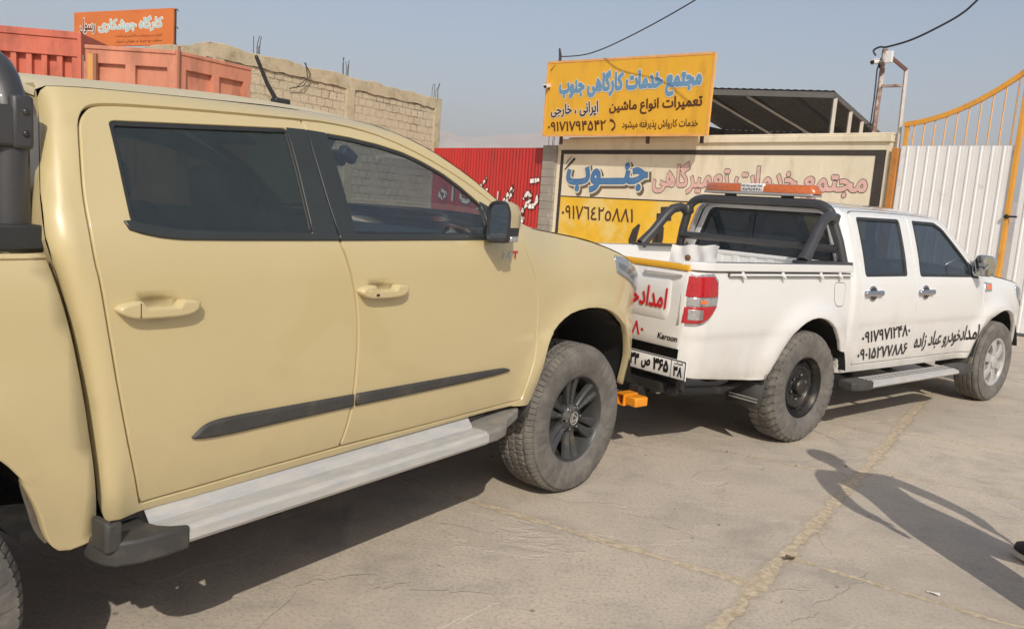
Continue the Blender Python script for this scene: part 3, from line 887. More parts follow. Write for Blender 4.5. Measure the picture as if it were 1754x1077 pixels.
    sec += [(1.028, 0.535), (1.034, 0.528), (1.036, 0.500), (1.028, 0.488), (0.96, 0.486), (0.90, 0.50)]
    b = MB(); b.grid([[(x, sgn * y, z) for y, z in sec] for x in xs]); b.build('tread_plate', MT['step'], rb, 25)
    # end caps: rear wraps up, front rises to the mud flap
    rear = [(0.700, 0.885), (0.700, 0.945), (0.708, 0.975), (0.730, 1.004), (0.765, 1.026), (0.770, 1.040), (0.70, 1.043), (0.62, 1.036), (0.568, 1.012), (0.548, 0.978), (0.542, 0.93), (0.546, 0.885)]
    b = MB(); b.prism([(x, sgn * y, 0.474) for x, y in rear], (0, 0, 0.071)); b.build('step_end_cap', MT['blackdust'], rb, 30, bevel=0.014)
    b = MB(); b.box((0.552, sgn * 0.975, 0.562), (0.020, 0.075, 0.085)); b.box((0.566, sgn * 1.008, 0.560), (0.042, 0.016, 0.080)); b.build('step_end_upright', MT['blackdust'], rb, 30, bevel=0.007)
    fr_ = [(2.14, 0.90), (2.155, 1.035), (2.22, 1.038), (2.30, 1.02), (2.38, 0.97), (2.52, 0.93), (2.55, 0.86), (2.45, 0.84)]
    b = MB(); b.prism([(x, sgn * y, 0.488 + max(0, x - 2.3) * 0.10) for x, y in fr_], (0, 0, 0.056)); b.build('step_end_cap', MT['capdust'], rb, 30, bevel=0.012)
    b = MB()
    for x in (0.62, 1.1, 1.7, 2.3): b.bar((x, sgn * 0.5, 0.50), (x, sgn * 0.99, 0.475), 0.05, 0.03)
    b.build('step_bracket', MT['under'], rb)
    # seats
for s_ in (-1, 1): tan_side(s_)

# roof, screens, bonnet, nose
er = dense(t_edge, 60)
roof_e = [(0.508, 1.690), (0.513, 1.706)] + [e for e in er if e[0] <= 1.74]
roof_loft(TAN, 'roof', MT['tan_roof'], roof_e, wtc, 0.062)
roof_loft(TAN, 'headlining', MT['inter'], [e for e in er if 0.56 < e[0] <= 1.72], lambda x, z: wtc(x, z) - 0.03, 0.045, -0.035)
we = [e for e in er if e[0] >= 1.735] + [(2.50, 1.388)]
scr = screen_rows(we, wt, 0.06, 0.30, 0.060, 0.015)
loft('windscreen', scr, MT['glass_mid'], TAN)
for s_ in (-1, 1):
    b = MB(); b.grid([[r[0 if s_ < 0 else -1], tuple(Vector(r[1 if s_ < 0 else -2]) * 0.5 + Vector(r[0 if s_ < 0 else -1]) * 0.5 + Vector((0.004, 0, 0.004)))] for r in scr])
    b.build('pillar_strip', MT['black'], TAN)
he = dense(t_hood, 36)
hrows = []
for i, (x, z) in enumerate(he):
    w = wt(x, z) - 0.006; row = []
    k_ = sm(3.93, 3.5, x)
    for k in range(17):
        u = -1 + 2 * k / 16
        row.append((x + (0.10 if x > 3.6 else 0.0) * sm(3.6, 3.93, x) * (1 - u * u) + (0.26 * (1 - abs(u) ** 2.2) * (1 - sm(2.44, 3.2, x))), -u * w, z + 0.004 + 0.030 * (1 - abs(u) ** 2.4) * (0.3 + 0.7 * k_) + 0.012 * sm(.72, .60, abs(u)) * k_))
    hrows.append(row)
loft('bonnet', hrows, MT['tan'], TAN)
b = MB(); b.grid([[(2.40 + 0.28 * (1 - u * u), -u * 0.86, 1.385) for u in [-1 + k / 5 for k in range(11)]], [(2.62 + 0.2 * (1 - u * u), -u * 0.86, 1.372) for u in [-1 + k / 5 for k in range(11)]]]); b.build('cowl', MT['black'], TAN)
frows = []
for z, dx, wsc in ((1.055, 0.0, 1), (1.0, 0.03, 1), (0.9, 0.035, 1), (0.78, 0.03, 1), (0.68, 0.05, 1), (0.58, 0.04, 1), (0.50, -0.03, 1)):
    wz = wt(3.95, max(z, .6)) * wsc
    frows.append([(3.945 + dx + 0.10 * (1 - abs(u) ** 2.5), -u * (wz + .004), z) for u in [-1 + 2 * k / 14 for k in range(15)]])
loft('front_bumper', frows, MT['tan'], TAN)
b = MB()
for k in range(5): b.grid([[(4.055 - 0.10 * abs(u) ** 2.5 + 0.02, -u * 0.46, z) for u in [-1 + k2 / 5 for k2 in range(11)]] for z in (0.82 + k * 0.045, 0.85 + k * 0.045)])
o = b.build('grille', MT['black'], TAN); o.modifiers.new('s', 'SOLIDIFY').thickness = 0.02
# cab rear wall with window
b = MB(); b.grid([[(cr(XRT, z) + .002, -u * (wt(0.6, z) - 0.052), z) for u in (-1, -0.5, 0, 0.5, 1)] for z in (0.57, 0.75, 0.9, 1.05, 1.2, 1.27, 1.33)])

for s_ in (-1, 1): b.grid([[(cr(XRT, z) + .002, s_ * y, z) for y in (wt(.6, z) - .052, 0.60)] for z in (1.33, 1.38, 1.43, 1.5, 1.56, 1.62, 1.66, 1.70, 1.725)])

b.grid([[(cr(XRT, z) + .002, y, z) for y in (-0.60, 0, 0.60)] for z in (1.655, 1.70, 1.745)])
b.build('cab_rear_wall', MT['tan'], TAN)
b = MB(); b.grid([[(cr(XRT, z) + .008, y, z) for y in (-0.60, 0, 0.60)] for z in (1.33, 1.38, 1.45, 1.55, 1.655)]); b.build('rear_window', MT['glass_dark'], TAN)
# interior
b = MB(); b.box((1.5, 0, 0.60), (2.0, 1.70, 0.04)); b.build('cabin_floor', MT['inter'], TAN)
b = MB()
dsec = [(2.62, 1.345), (2.30, 1.335), (2.12, 1.315), (2.05, 1.26), (2.06, 1.12), (2.15, 0.95), (2.2, 0.65)]
b.grid([[(x, y, z + (0.02 if 0.1 < y < 0.6 and 2.0 < x < 2.2 and z > 1.2 else 0)) for x, z in dsec] for y in [-0.84 + 0.07 * k for k in range(25)]]); b.build('dashboard', MT['inter'], TAN, 60)
sw = bpy.data.objects.new('steering_wheel', None); COL.objects.link(sw); sw.parent = TAN; sw.location = (1.93, 0.38, 1.27); sw.rotation_euler = (0, R(-62), 0)
b = MB(); b.tube([(0.19 * math.cos(t), 0.19 * math.sin(t), 0) for t in [2 * math.pi * k / 40 for k in range(41)]], 0.017, 10, False); b.build('steering_rim', MT['black'], sw)
b = MB(); b.ball((0, 0, -0.02), 0.07, 12, (1, 1, 0.5)); b.bar((0, 0.17, 0), (0, 0.05, -0.01), 0.03, 0.02); b.bar((0, -0.17, 0), (0, -0.05, -0.01), 0.03, 0.02); b.bar((0.17, 0, 0), (0.05, 0, -0.01), 0.03, 0.02); b.bar((0, 0, -0.02), (0, 0, -0.25), 0.07, 0.07); b.build('steering_hub', MT['black'], sw)
def seat(parent, x, y, w, tall=True, lift=0.0):
    s_ = bpy.data.objects.new('seat', None); COL.objects.link(s_); s_.parent = parent; s_.location = (x, y, 0.62 + lift)
    b = MB(); b.box((0.05, 0, 0.20), (0.52, w, 0.16)); b.build('seat_cushion', MT['seat'], s_, bevel=0.05)
    b = MB(); b.box((-0.26, 0, 0.50), (0.14, w, 0.58), Matrix.Rotation(R(-14), 3, 'Y')); b.build('seat_back', MT['seat'], s_, bevel=0.05)
    for hy in ([0] if w < 0.7 else [-w * 0.3, w * 0.3]):
        b = MB(); b.box((-0.35, hy, 0.86), (0.09, 0.24, 0.16), Matrix.Rotation(R(-10), 3, 'Y')); b.build('headrest', MT['seat'], s_, bevel=0.03)
seat(TAN, 1.62, -0.38, 0.52); seat(TAN, 1.62, 0.38, 0.52); seat(TAN, 0.95, 0, 1.30)
mr_ = bpy.data.objects.new('rear_view_mirror', None); COL.objects.link(mr_); mr_.parent = TAN; mr_.location = (2.10, 0.0, 1.655); mr_.rotation_euler = (0, 0, R(12))
b = MB(); b.box((0, 0, 0), (0.03, 0.24, 0.075)); b.build('mirror_case', MT['black'], mr_, bevel=0.014)
b = MB(); b.box((-0.0165, 0, 0), (0.002, 0.215, 0.058)); b.build('mirror_glass', MT['mirror'], mr_)
b = MB(); b.bar((0.01, 0, 0.03), (0.08, 0, 0.12), 0.025); b.build('mirror_stalk', MT['black'], mr_)
b = MB(); b.box((2.10, -0.16, 1.67), (0.09, 0.05, 0.05), Matrix.Rotation(R(30), 3, 'Y')); b.build('dash_camera', MT['black'], TAN, bevel=0.01)
b = MB(); b.box((1.80, 0.40, 1.725), (0.16, 0.40, 0.02), Matrix.Rotation(R(25), 3, 'Y')); b.build('sun_visor', MT['inter'], TAN, bevel=0.006)
# bed floor, front wall, tailgate
b = MB()
b.grid([[(x, y, 0.94 + (0.012 if k % 2 else 0)) for x in (-1.29, 0.42)] for k, y in enumerate([-0.83 + 0.083 * i for i in range(21)])]); b.build('bed_floor', MT['tan'], TAN, 20)
b = MB(); b.box((0.405, 0, 1.11), (0.03, 1.66, 0.36)); b.build('bed_front_wall', MT['tan'], TAN, bevel=0.006)
b = MB(); b.box((-1.31, 0, 0.98), (0.06, 1.55, 0.62)); b.build('tailgate', MT['tan'], TAN, bevel=0.015)
b = MB(); b.box((-1.42, 0, 0.60), (0.16, 1.75, 0.16)); b.build('rear_bumper', MT['black'], TAN, bevel=0.02)
for s_ in (-1, 1):
    b = MB(); b.box((-1.30, s_ * 0.82, 1.05), (0.10, 0.12, 0.40)); b.build('tail_light', MT['red_lens'], TAN, bevel=0.02)
# sports bar
sb = bpy.data.objects.new('roll_bar', None); COL.objects.link(sb); sb.parent = TAN
path = [(0.412, -0.80, 1.34), (0.412, -0.795, 1.60)] + [(0.412, -0.795 + 0.14 * (1 - math.cos(a)), 1.60 + 0.155 * math.sin(a)) for a in [R(15 * k) for k in range(1, 7)]]
path = path + [(x, -y, z) for x, y, z in path[::-1]]
b = MB(); b.tube(path, 0.046, 20); b.build('hoop', MT['rollbar'], sb, 60)
for s_ in (-1, 1):
    b = MB(); b.tube([(0.36, s_ * 0.80, 1.60), (0.20, s_ * 0.80, 1.58), (-0.1, s_ * 0.80, 1.50), (-0.55, s_ * 0.80, 1.34)], 0.042, 16); b.build('brace_tube', MT['rollbar'], sb, 60)
    b = MB(); b.box((0.425, s_ * 0.806, 1.612), (0.052, 0.092, 0.130)); b.box((0.36, s_ * .806, 1.60), (.10, .088, .10)); b.build('clamp_plate', MT['rollbar'], sb, bevel=0.010)
    b = MB()
    b.ball((0.43, s_ * 0.853, 1.585), 0.0085, 12, (1, 0.6, 1)); b.build('bolt', MT['steel'], sb)
    b = MB(); b.ball((0.43, s_ * 0.853, 1.637), 0.0085, 12, (1, 0.6, 1)); b.build('bolt', MT['steel'], sb)
    b = MB(); b.box((0.02, s_ * 0.80, 1.325), (0.92, 0.15, 0.05)); b.box((0.415, s_ * 0.842, 1.335), (0.13, 0.075, 0.062)); b.build('base_rail', MT['black'], sb, bevel=0.006)
# antenna, badge
b = MB(); b.tube([(1.475, -0.45, 1.815), (1.43, -0.45, 1.87), (1.375, -0.45, 1.965)], [0.009, 0.008, 0.007], 10); b.box((1.49, -0.45, 1.818), (0.07, 0.035, 0.020)); b.build('roof_antenna', MT['black'], TAN, bevel=0.006)
def onside(wf, sgn, q, off):
    def f(u, v):
        x, z = q(u, v); return (x, sgn * (wf(x, z) + off), z)
    return f
letter('badge', '2.4', onside(wt, -1, quad((2.262, 1.297), (2.336, 1.297), (2.336, 1.267), (2.262, 1.267)), 0.004), MT['chrome'], TAN, 0.02, shear=0.15)
letter('badge', 'T', onside(wt, -1, quad((2.345, 1.299), (2.385, 1.299), (2.385, 1.266), (2.345, 1.266)), 0.004), MT['red_ink'], TAN, 0.05, shear=0.15)
# chassis
b = MB()
for s_ in (-1, 1): b.box((1.3, s_ * 0.42, 0.50), (5.0, 0.09, 0.14))
for x in (-1.0, 0.5, 1.2, 2.2, 3.5): b.box((x, 0, 0.49), (0.12, 0.9, 0.10))
b.box((1.5, 0, 0.565), (2.2, 1.72, 0.03)); b.box((-.42, 0, .75), (1.75, 1.2, .06)); b.box((1.0, 0.55, 0.44), (0.9, 0.36, 0.22)); b.tube([(3.11, -0.7, 0.41), (3.11, 0.7, 0.41)], 0.05); b.tube([(0, -0.7, 0.41), (0, 0.7, 0.41)], 0.06); b.ball((0, 0, 0.42), 0.16); b.tube([(0, 0, 0.45), (2.6, 0, 0.5)], 0.04)
b.box((3.3, 0, 0.62), (0.9, 0.8, 0.45)); b.tube([(-1.2, -0.3, 0.5), (0.4, -0.35, 0.5), (1.2, -0.4, 0.5)], 0.05)
b.build('chassis', MT['under'], TAN, bevel=0)
# wheels
TW, TR_, TRR = 0.265, 0.400, 0.232
ty_t = tyre_mesh(TR_, TW, TRR, 'at'); rm_t = rim_tan(TW, TRR); nt_t = nut_mesh(TW, 6, 0.060, TW * 0.4 - 0.026, 0.010); cp_t = cap_logo(TW * 0.4)
for x, st in ((3.11, 4.8), (0.0, 0)):
    for s_ in (-1, 1):
        make_wheel(TAN, x, s_ * (0.925 - TW / 2), TR_, ty_t, [('rim', rm_t, MT['rim']), ('hub_emblem', cp_t, MT['alu'])] + nt_t, s_, -st, 20 if x > 1 else 64)
# ================================================================== the white pickup
WHT = empty('pickup_truck', 'white crew cab recovery pickup with black roll bar, amber light bar and phone numbers', 'pickup truck', (1.533, 6.0639, 0), R(38.2798))
w_rdoor = [(0.600, 1.618), (0.70, 1.627), (1.031, 1.634), (1.447, 1.637), (1.430, 1.519), (1.420, 1.35), (1.420, 1.184), (1.445, 0.95), (1.462, 0.842), (1.485, 0.696), (1.468, 0.503), (0.636, 0.505), (0.637, 0.65), (0.627, 0.771), (0.613, 0.931), (0.595, 1.182), (0.578, 1.40), (0.572, 1.55), (0.578, 1.60)]
w_bs = [(1.458, 1.638), (1.439, 1.519), (1.429, 1.35), (1.429, 1.184), (1.454, 0.95), (1.471, 0.842), (1.494, 0.696), (1.477, 0.503)]
w_ff = [(2.655, 1.125), (2.70, 1.06), (2.70, 0.79), (2.69, 0.62), (2.675, 0.500)]
w_ft = [(1.858, 1.634), (1.95, 1.622), (2.03, 1.585), (2.129, 1.516), (2.30, 1.395), (2.47, 1.272), (2.60, 1.167)]
w_fdoor = w_bs[::-1] + w_ft + w_ff
w_rwin = [(0.663, 1.580), (1.300, 1.590), (1.285, 1.169), (0.665, 1.164)]
w_fwin = [(1.520, 1.590), (1.900, 1.590), (2.02, 1.545), (2.41, 1.262), (2.44, 1.162), (1.505, 1.166)]
w_edge = [(0.47, 1.640), (0.56, 1.648), (0.9, 1.656), (1.33, 1.659), (1.70, 1.657), (1.86, 1.652), (1.96, 1.640), (2.05, 1.608), (2.15, 1.536), (2.33, 1.405), (2.50, 1.284), (2.64, 1.182)]
w_hood = [(2.62, 1.182), (2.80, 1.172), (2.95, 1.163), (3.30, 1.125), (3.6, 1.075), (3.80, 1.01), (3.92, .93)]
AX = 3.10
w_arch = [(AX + 0.045 + 0.445 * math.cos(R(a)), 0.385 + 0.475 * math.sin(R(a))) for a in range(-8, 171, 10)] + [(2.702, 0.455)]
w_fend = [(2.635, 1.172)] + w_hood[1:] + [(3.95, 0.85), (3.955, 0.6), (3.92, 0.46), (3.80, 0.42)] + w_arch + [(2.68, 0.455), (2.683, 0.50)] + [(a + .008, b) for a, b in w_ff[::-1]]
TXF = lambda wf, off: (lambda q: onside(wf, -1, q, off))

def white_side(sgn):
    low = [(2.67, 0.494), (1.47, 0.497), (0.628, 0.499)]
    up_ = [(0.629, 0.65), (0.620, 0.771), (0.606, 0.931), (0.588, 1.182), (0.571, 1.40), (0.565, 1.55), (0.570, 1.605), (0.598, 1.624), (0.70, 1.632), (1.031, 1.639), (1.447, 1.642), (1.858, 1.639), (1.955, 1.627), (2.035, 1.590), (2.134, 1.521), (2.305, 1.400), (2.475, 1.277), (2.605, 1.172)]
    fr = [(0.470, 0.50), (0.475, 0.448), (1.5, 0.440), (2.46, 0.440), (2.66, 0.447), (2.675, 0.494)] + low + up_ + [(2.625, 1.168), (2.64, 1.178)] + w_edge[::-1] + [(0.468, 1.62), (0.468, 1.0)]
    panel('cab_side', fr, wwc, sgn, MT['white'], WHT, soft=1, step=0.045, rim=0.003, depth=0.03)
    union = low[::-1] + [(a + .004, b) for a, b in w_ff[::-1]] + up_[::-1]
    panel('door_jamb', offset(ccw(union), 0.012), wwc, sgn, MT['under'], WHT, holes=[offset(ccw(w_rwin), 0.010), offset(ccw(w_fwin), 0.010)], off=-0.024, soft=0, step=0.08, rim=0)
    for dp, gp0, hx in ((w_rdoor, w_rwin, 0.757), (w_fdoor, w_fwin, 1.580)):
        gp = round_poly(ccw(gp0), 0.025)
        d = panel('door', dp, wwc, sgn, MT['white'], WHT, holes=[gp], soft=1, step=0.035, rim=0.0025, depth=0.02, inset=0.002)
        panel('window', offset(gp, 0.004), wwc, sgn, MT['glass_w'], d, off=-0.012, soft=0, rim=0)
        panel('window_seal', offset(gp, 0.006), wwc, sgn, MT['black'], d, holes=[offset(gp, -0.016)], off=0.001, soft=0, step=0.04, rim=0.002, depth=0.012)
        hz = 1.036
        hp = [(hx + 0.062 * math.cos(t), hz + 0.058 * math.sin(t)) for t in [2 * math.pi * k / 24 for k in range(24)]]
        h = panel('door_handle', hp, wwc, sgn, MT['chrome'], d, off=0.006, soft=0, step=0.02, rim=0.004, depth=0.008)
        panel('handle_bowl', [(hx + 0.050 * math.cos(t), hz + 0.046 * math.sin(t)) for t in [2 * math.pi * k / 24 for k in range(24)]], wwc, sgn, MT['bowl'], h, off=0.0075, soft=0, step=0.02, rim=0)  # flat disc, darker metal stands in for the shaded hollow of the bowl
        panel('handle_grip', round_poly(ccw([(hx - 0.125, hz + 0.020), (hx + 0.125, hz + 0.022), (hx + 0.125, hz - 0.016), (hx - 0.125, hz - 0.018)]), 0.018), wwc, sgn, MT['chrome'], h, off=0.030, soft=0, step=0.02, rim=0.012, depth=0.026)
        x0, x1 = (0.62, 1.36) if hx < 1 else (1.48, 2.6)
        b = MB(); b.grid([[(x, sgn * (ww(x, z) - 0.055), z) for x in (x0, (x0 + x1) / 2, x1)] for z in (0.52, 0.8, 1.0, 1.14)]); b.build('door_lining', MT['inter'], d)
        if sgn < 0:
            if hx < 1:
                letter('phone_lettering', '\u06f0\u06f9\u06f1\u06f7\u06f9\u06f7\u06f1\u06f2\u06f4\u06f8\u06f0', onside(wwc, -1, quad((0.690, 0.752), (1.405, 0.790), (1.440, 0.690), (0.705, 0.660)), 0.0035), MT['black_ink'], d, 0.022)
                letter('phone_lettering', '\u06f0\u06f9\u06f0\u06f1\u06f5\u06f2\u06f7\u06f7\u06f8\u06f8\u06f6', onside(wwc, -1, quad((0.672, 0.622), (1.425, 0.638), (1.448, 0.540), (0.690, 0.530)), 0.0035), MT['black_ink'], d, 0.022)
            else:
                letter('name_lettering', '\ufee9\ufea9\ufe8d\ufeaf \ufea9\ufe8e\ufe92\ufecb \ufeed\ufead\ufea9\ufeee\ufea7\ufea9\ufe8d\ufeaa\ufee3\ufe8d', onside(ww, -1, quad((1.53, 0.700), (2.640, 0.745), (2.640, 0.570), (1.55, 0.545)), 0.0035), MT['black_ink'], d, 0.022, shear=0.1)
        if hx > 1:
            sail = [(2.395, 1.285), (2.44, 1.262), (2.60, 1.150), (2.56, 1.145), (2.43, 1.150)]
            panel('mirror_sail', sail, ww, sgn, MT['black'], d, off=0.003, soft=0, rim=0.002, depth=0.01, step=.04)
    # chrome-cased mirror on a black arm
    me = bpy.data.objects.new('door_mirror', None); COL.objects.link(me); me.parent = WHT; me.location = (2.43, sgn * 0.895, 1.262); me.rotation_euler = (0, 0, sgn * R(-10))
    ring = round_poly(ccw([(-0.085, -0.088), (0.075, -0.088), (0.09, 0.0), (0.07, 0.088), (-0.065, 0.092), (-0.09, 0.02)]), 0.04, 5)
    def mr(sc, x): return [(x, sgn * p * sc, q * sc) for p, q in ring]
    b = MB(); b.grid([mr(1.0, 0), mr(1.03, 0.012), mr(1.0, 0.04), mr(.88, 0.075), mr(.6, .10), mr(.02, .108)], True); b.grid([mr(1.0, 0), mr(0.93, -0.002), mr(0.90, 0.008)], True); b.build('mirror_case', MT['chrome'], me, 60)
    b = MB(); b.prism(mr(0.91, 0.008), (0.002, 0, 0)); b.build('mirror_glass', MT['mirror'], me, 0)
    b = MB(); b.tube([(0.03, -sgn * 0.06, -0.06), (0.04, -sgn * 0.10, -0.11), (0.06, -sgn * 0.15, -0.10)], [0.02, 0.03, 0.035], 10, flat=0.6); b.build('mirror_arm', MT['black'], me)
    panel('fender', w_fend, ww, sgn, MT['white'], WHT, soft=1, step=0.035, rim=0.006, depth=0.035)
    sg = panel('side_lamp', [(2.747, 1.112), (2.90, 1.100), (2.875, 1.030), (2.735, 1.026)], ww, sgn, MT['silver'], WHT, off=0.006, soft=0, rim=0.004, depth=0.008, step=.03)
    panel('side_lamp_lens', [(2.79, 1.094), (2.865, 1.088), (2.855, 1.046), (2.785, 1.044)], ww, sgn, MT['orange_lens'], sg, off=0.012, soft=2, rim=0.004, depth=0.008, step=.02)
    hl = [(3.42, 1.075), (3.62, 1.045), (3.80, 0.97), (3.84, 0.86), (3.60, 0.88), (3.46, 0.95)]
    h = panel('headlight', hl, ww, sgn, MT['silver'], WHT, off=0.003, soft=1, step=0.04, rim=0.003, depth=0.006)
    panel('headlight_lens', offset(ccw(hl), .003), ww, sgn, MT['lens'], h, off=0.012, soft=1, step=0.04, rim=0.006, depth=0.01)
    # load bed
    ba = [(0.485, 0.62), (0.42, 0.62)] + [(0.0 + 0.43 * math.cos(R(a)), 0.40 + 0.485 * math.sin(R(a))) for a in range(28, 160, 9)] + [(-0.425, 0.58), (-0.475, 0.487)]
    bed = [(0.430, 1.185), (0.432, 1.10), (0.430, 0.85), (0.425, 0.62)] + ba[1:] + [(-0.60, 0.486), (-0.9, 0.512), (-1.20, 0.543), (-1.262, 0.56), (-1.265, 1.185)]
    panel('bed_side', bed, wwb, sgn, MT['white'], WHT, soft=0, step=0.04, rim=0.006, depth=0.03)
    # overhanging rail with rope hooks
    def wr(x, z): return wwb(x, 1.1)
    panel('bed_rail', [(-1.275, 1.192), (0.425, 1.192), (0.425, 1.242), (-1.275, 1.242)], wr, sgn, MT['white'], WHT, off=0.012, soft=0, step=0.05, rim=0.008, depth=0.09)
    b = MB(); b.grid([[(x, sgn * (wr(x, 1.1) + .010 - d_), 1.243 + 0.002 * (d_ == .04)) for d_ in (0.004, 0.04, 0.09)] for x in [-1.27 + 0.05 * k for k in range(35)]]); b.build('bed_rail_top', MT['white'], WHT)
    panel('rail_shade_strip', [(-0.98, 1.160), (0.40, 1.160), (0.40, 1.188), (-0.98, 1.188)], wr, sgn, MT['blackdust'], WHT, off=0.004, soft=0, step=0.06, rim=0.001, depth=0.003)  # dark strip laid on as the shade under the overhanging rail
    for x in (-0.86, -0.44, 0.00, 0.24):
        b = MB(); b.tube([(x, sgn * (wr(x, 1) + 0.012), 1.19), (x, sgn * (wr(x, 1) + 0.02), 1.168), (x + 0.02, sgn * (wr(x, 1) + 0.022), 1.152)], 0.010, 8); b.build('rope_hook', MT['white'], WHT)
    b = MB(); b.tube([(x, sgn * (wr(x, 1) + .016), 1.172) for x in (-0.98, -0.5, 0, 0.40)], 0.008, 8); b.build('rope_rail', MT['white'], WHT)
    b = MB(); b.grid([[(x, sgn * 0.745, z) for x in (-1.24, -0.8, -0.35, 0.1, 0.44)] for z in (0.90, 1.05, 1.24)]); b.build('bed_wall', MT['white'], WHT, 30)
    # tail lamp wraps round the corner
    lp = [(-1.262, 1.160), (-1.11, 1.166), (-1.075, 1.130), (-1.068, 0.995), (-1.12, 0.918), (-1.19, 0.875), (-1.266, 0.868)]
    hs = panel('tail_light', offset(ccw(lp), .010), wwb, sgn, MT['silver'], WHT, off=0.004, soft=1, step=0.02, rim=0.004, depth=0.01)
    panel('red_lens', [(-1.262, 1.156), (-1.115, 1.160), (-1.082, 1.126), (-1.076, 1.040), (-1.264, 1.034)], wwb, sgn, MT['red_lens'], hs, off=0.015, soft=1, step=0.02, rim=0.006, depth=0.012)
    panel('red_lens', [(-1.264, 0.975), (-1.077, 0.985), (-1.082, 0.975), (-1.125, 0.922), (-1.19, 0.882), (-1.266, 0.876)], wwb, sgn, MT['red_lens'], hs, off=0.015, soft=1, step=0.02, rim=0.006, depth=0.012)
    panel('clear_lens', [(-1.263, 1.030), (-1.078, 1.036), (-1.078, 0.990), (-1.264, 0.980)], wwb, sgn, MT['silver'], hs, off=0.012, soft=0, step=0.02, rim=0.003, depth=0.008)
    panel('amber_bulb', [(-1.20, 1.018), (-1.165, 1.019), (-1.165, 0.998), (-1.20, 0.997)], wwb, sgn, MT['orange_lens'], hs, off=0.014, soft=2, step=0.015, rim=0.002, depth=0.004)
    panel('reverse_lens', [(-1.25, 0.962), (-1.185, 0.962), (-1.185, 0.902), (-1.25, 0.900)], wwb, sgn, MT['silver'], hs, off=0.019, soft=0, step=0.02, rim=0.002, depth=0.004)
    if sgn < 0:
        cp = round_poly(ccw([(0.215, 1.120), (0.355, 1.115), (0.350, 0.955), (0.255, 0.955), (0.225, 1.0)]), 0.03)
        panel('fuel_flap_gap', offset(cp, .004), wwb, sgn, MT['under'], WHT, off=0.0008, soft=0, step=0.03, rim=0)
        panel('fuel_flap', cp, wwb, sgn, MT['white'], WHT, off=0.0035, soft=0, step=0.03, rim=0.003, depth=0.003)
    wheel_well(WHT, 0, 0.39, 0.502, 0.36, 0.84, sgn, 10, 172); wheel_well(WHT, AX + .04, 0.375, 0.487, 0.40, 0.83, sgn, 14, 172)
    # mud flaps
    b = MB(); b.grid([[(x, sgn * y, z) for y in (0.56, 0.70, 0.84)] for x, z in ((-0.44, 0.64), (-0.47, 0.52), (-0.50, 0.40), (-0.51, 0.285))])
    o = b.build('mud_flap', MT['blackdust'], WHT); o.modifiers.new('s', 'SOLIDIFY').thickness = 0.014
    b = MB()
    for z in (0.355, 0.335): b.bar((-0.521, sgn * 0.60, z), (-0.521, sgn * 0.82, z), 0.008, 0.008)
    b.build('flap_rib', MT['alu'], o)
    b = MB(); b.grid([[(x, sgn * y, z) for y in (0.56, 0.70, 0.825)] for x, z in ((2.585, 0.56), (2.57, 0.44), (2.565, 0.33))])
    o = b.build('mud_flap', MT['blackdust'], WHT); o.modifiers.new('s', 'SOLIDIFY').thickness = 0.014
    # running board, thin and set out on brackets
    rb = bpy.data.objects.new('running_board', None); COL.objects.link(rb); rb.parent = WHT
    sec = [(0.800, 0.385), (0.802, 0.400), (0.83, 0.404), (0.93, 0.396), (0.955, 0.388), (0.960, 0.366), (0.945, 0.352), (0.82, 0.358)]
    b = MB(); b.grid([[(x, sgn * y, z) for y, z in sec + sec[:1]] for x in [0.60 + 0.1 * k for k in range(17)]]); b.build('tread_plate', MT['step'], rb, 30)
    b = MB()
    for k in range(31):
        for y in (0.85, 0.875, 0.90): b.box((0.68 + k * 0.048 + (0.02 if y == .875 else 0), sgn * y, 0.4045 - (y - .83) * .08), (0.028, 0.010, 0.002))
    b.build('grip_slots', MT['black'], rb, 0)
    for x0, x1, dx in ((0.46, 0.70, -1), (2.10, 2.40, 1)):
        pr = [(x0, 0.805), (x1, 0.805), (x1, 0.962), (x0 + 0.10 if dx < 0 else x1, 0.965), (x0, 0.93)] if dx < 0 else [(x0, 0.80), (x1, 0.80), (x1 + 0.05, 0.87), (x1, 0.95), (x0, 0.965)]
        b = MB(); b.prism([(x, sgn * y, 0.345) for x, y in pr], (0, 0, 0.066)); b.build('step_end_cap', MT['blackdust'], rb, 30, bevel=0.014)
    b = MB()
    for x in (0.8, 1.4, 2.0): b.bar((x, sgn * 0.45, 0.43), (x, sgn * 0.93, 0.36), 0.05, 0.03)
    b.build('step_bracket', MT['under'], rb)
for s_ in (-1, 1): white_side(s_)

er = dense(w_edge, 50)
roof_loft(WHT, 'roof', MT['white'], [(0.462, 1.606), (0.466, 1.628)] + [e for e in er if e[0] <= 1.90], wwc, 0.048, p=2.6)
roof_loft(WHT, 'headlining', MT['inter'], [e for e in er if .54 < e[0] <= 1.88], lambda x, z: wwc(x, z) - .03, 0.035, -0.03)
scr = screen_rows([e for e in er if e[0] >= 1.89], ww, 0.06, 0.28, 0.046, 0.01)
loft('windscreen', scr, MT['glass_mid'], WHT)
hrows = []
for x, z in dense(w_hood, 30):
    w = ww(x, z) - 0.006
    hrows.append([(x + 0.25 * (1 - abs(u) ** 2.2) * (1 - sm(2.62, 3.2, x)) + 0.10 * sm(3.5, 3.92, x) * (1 - u * u), -u * w, z + 0.004 + (0.045 * (1 - abs(u) ** 2.4)) * (0.4 + .6 * sm(3.92, 3.5, x))) for u in [-1 + k / 8 for k in range(17)]])
loft('bonnet', hrows, MT['white'], WHT)
frows = []
for z, dx in ((0.935, 0.0), (0.85, 0.03), (0.7, 0.04), (0.58, 0.07), (0.46, 0.05), (0.40, -0.02)):
    wz = ww(3.93, max(z, .5)); frows.append([(3.925 + dx + 0.12 * (1 - abs(u) ** 2.5), -u * (wz + .004), z) for u in [-1 + k / 7 for k in range(15)]])
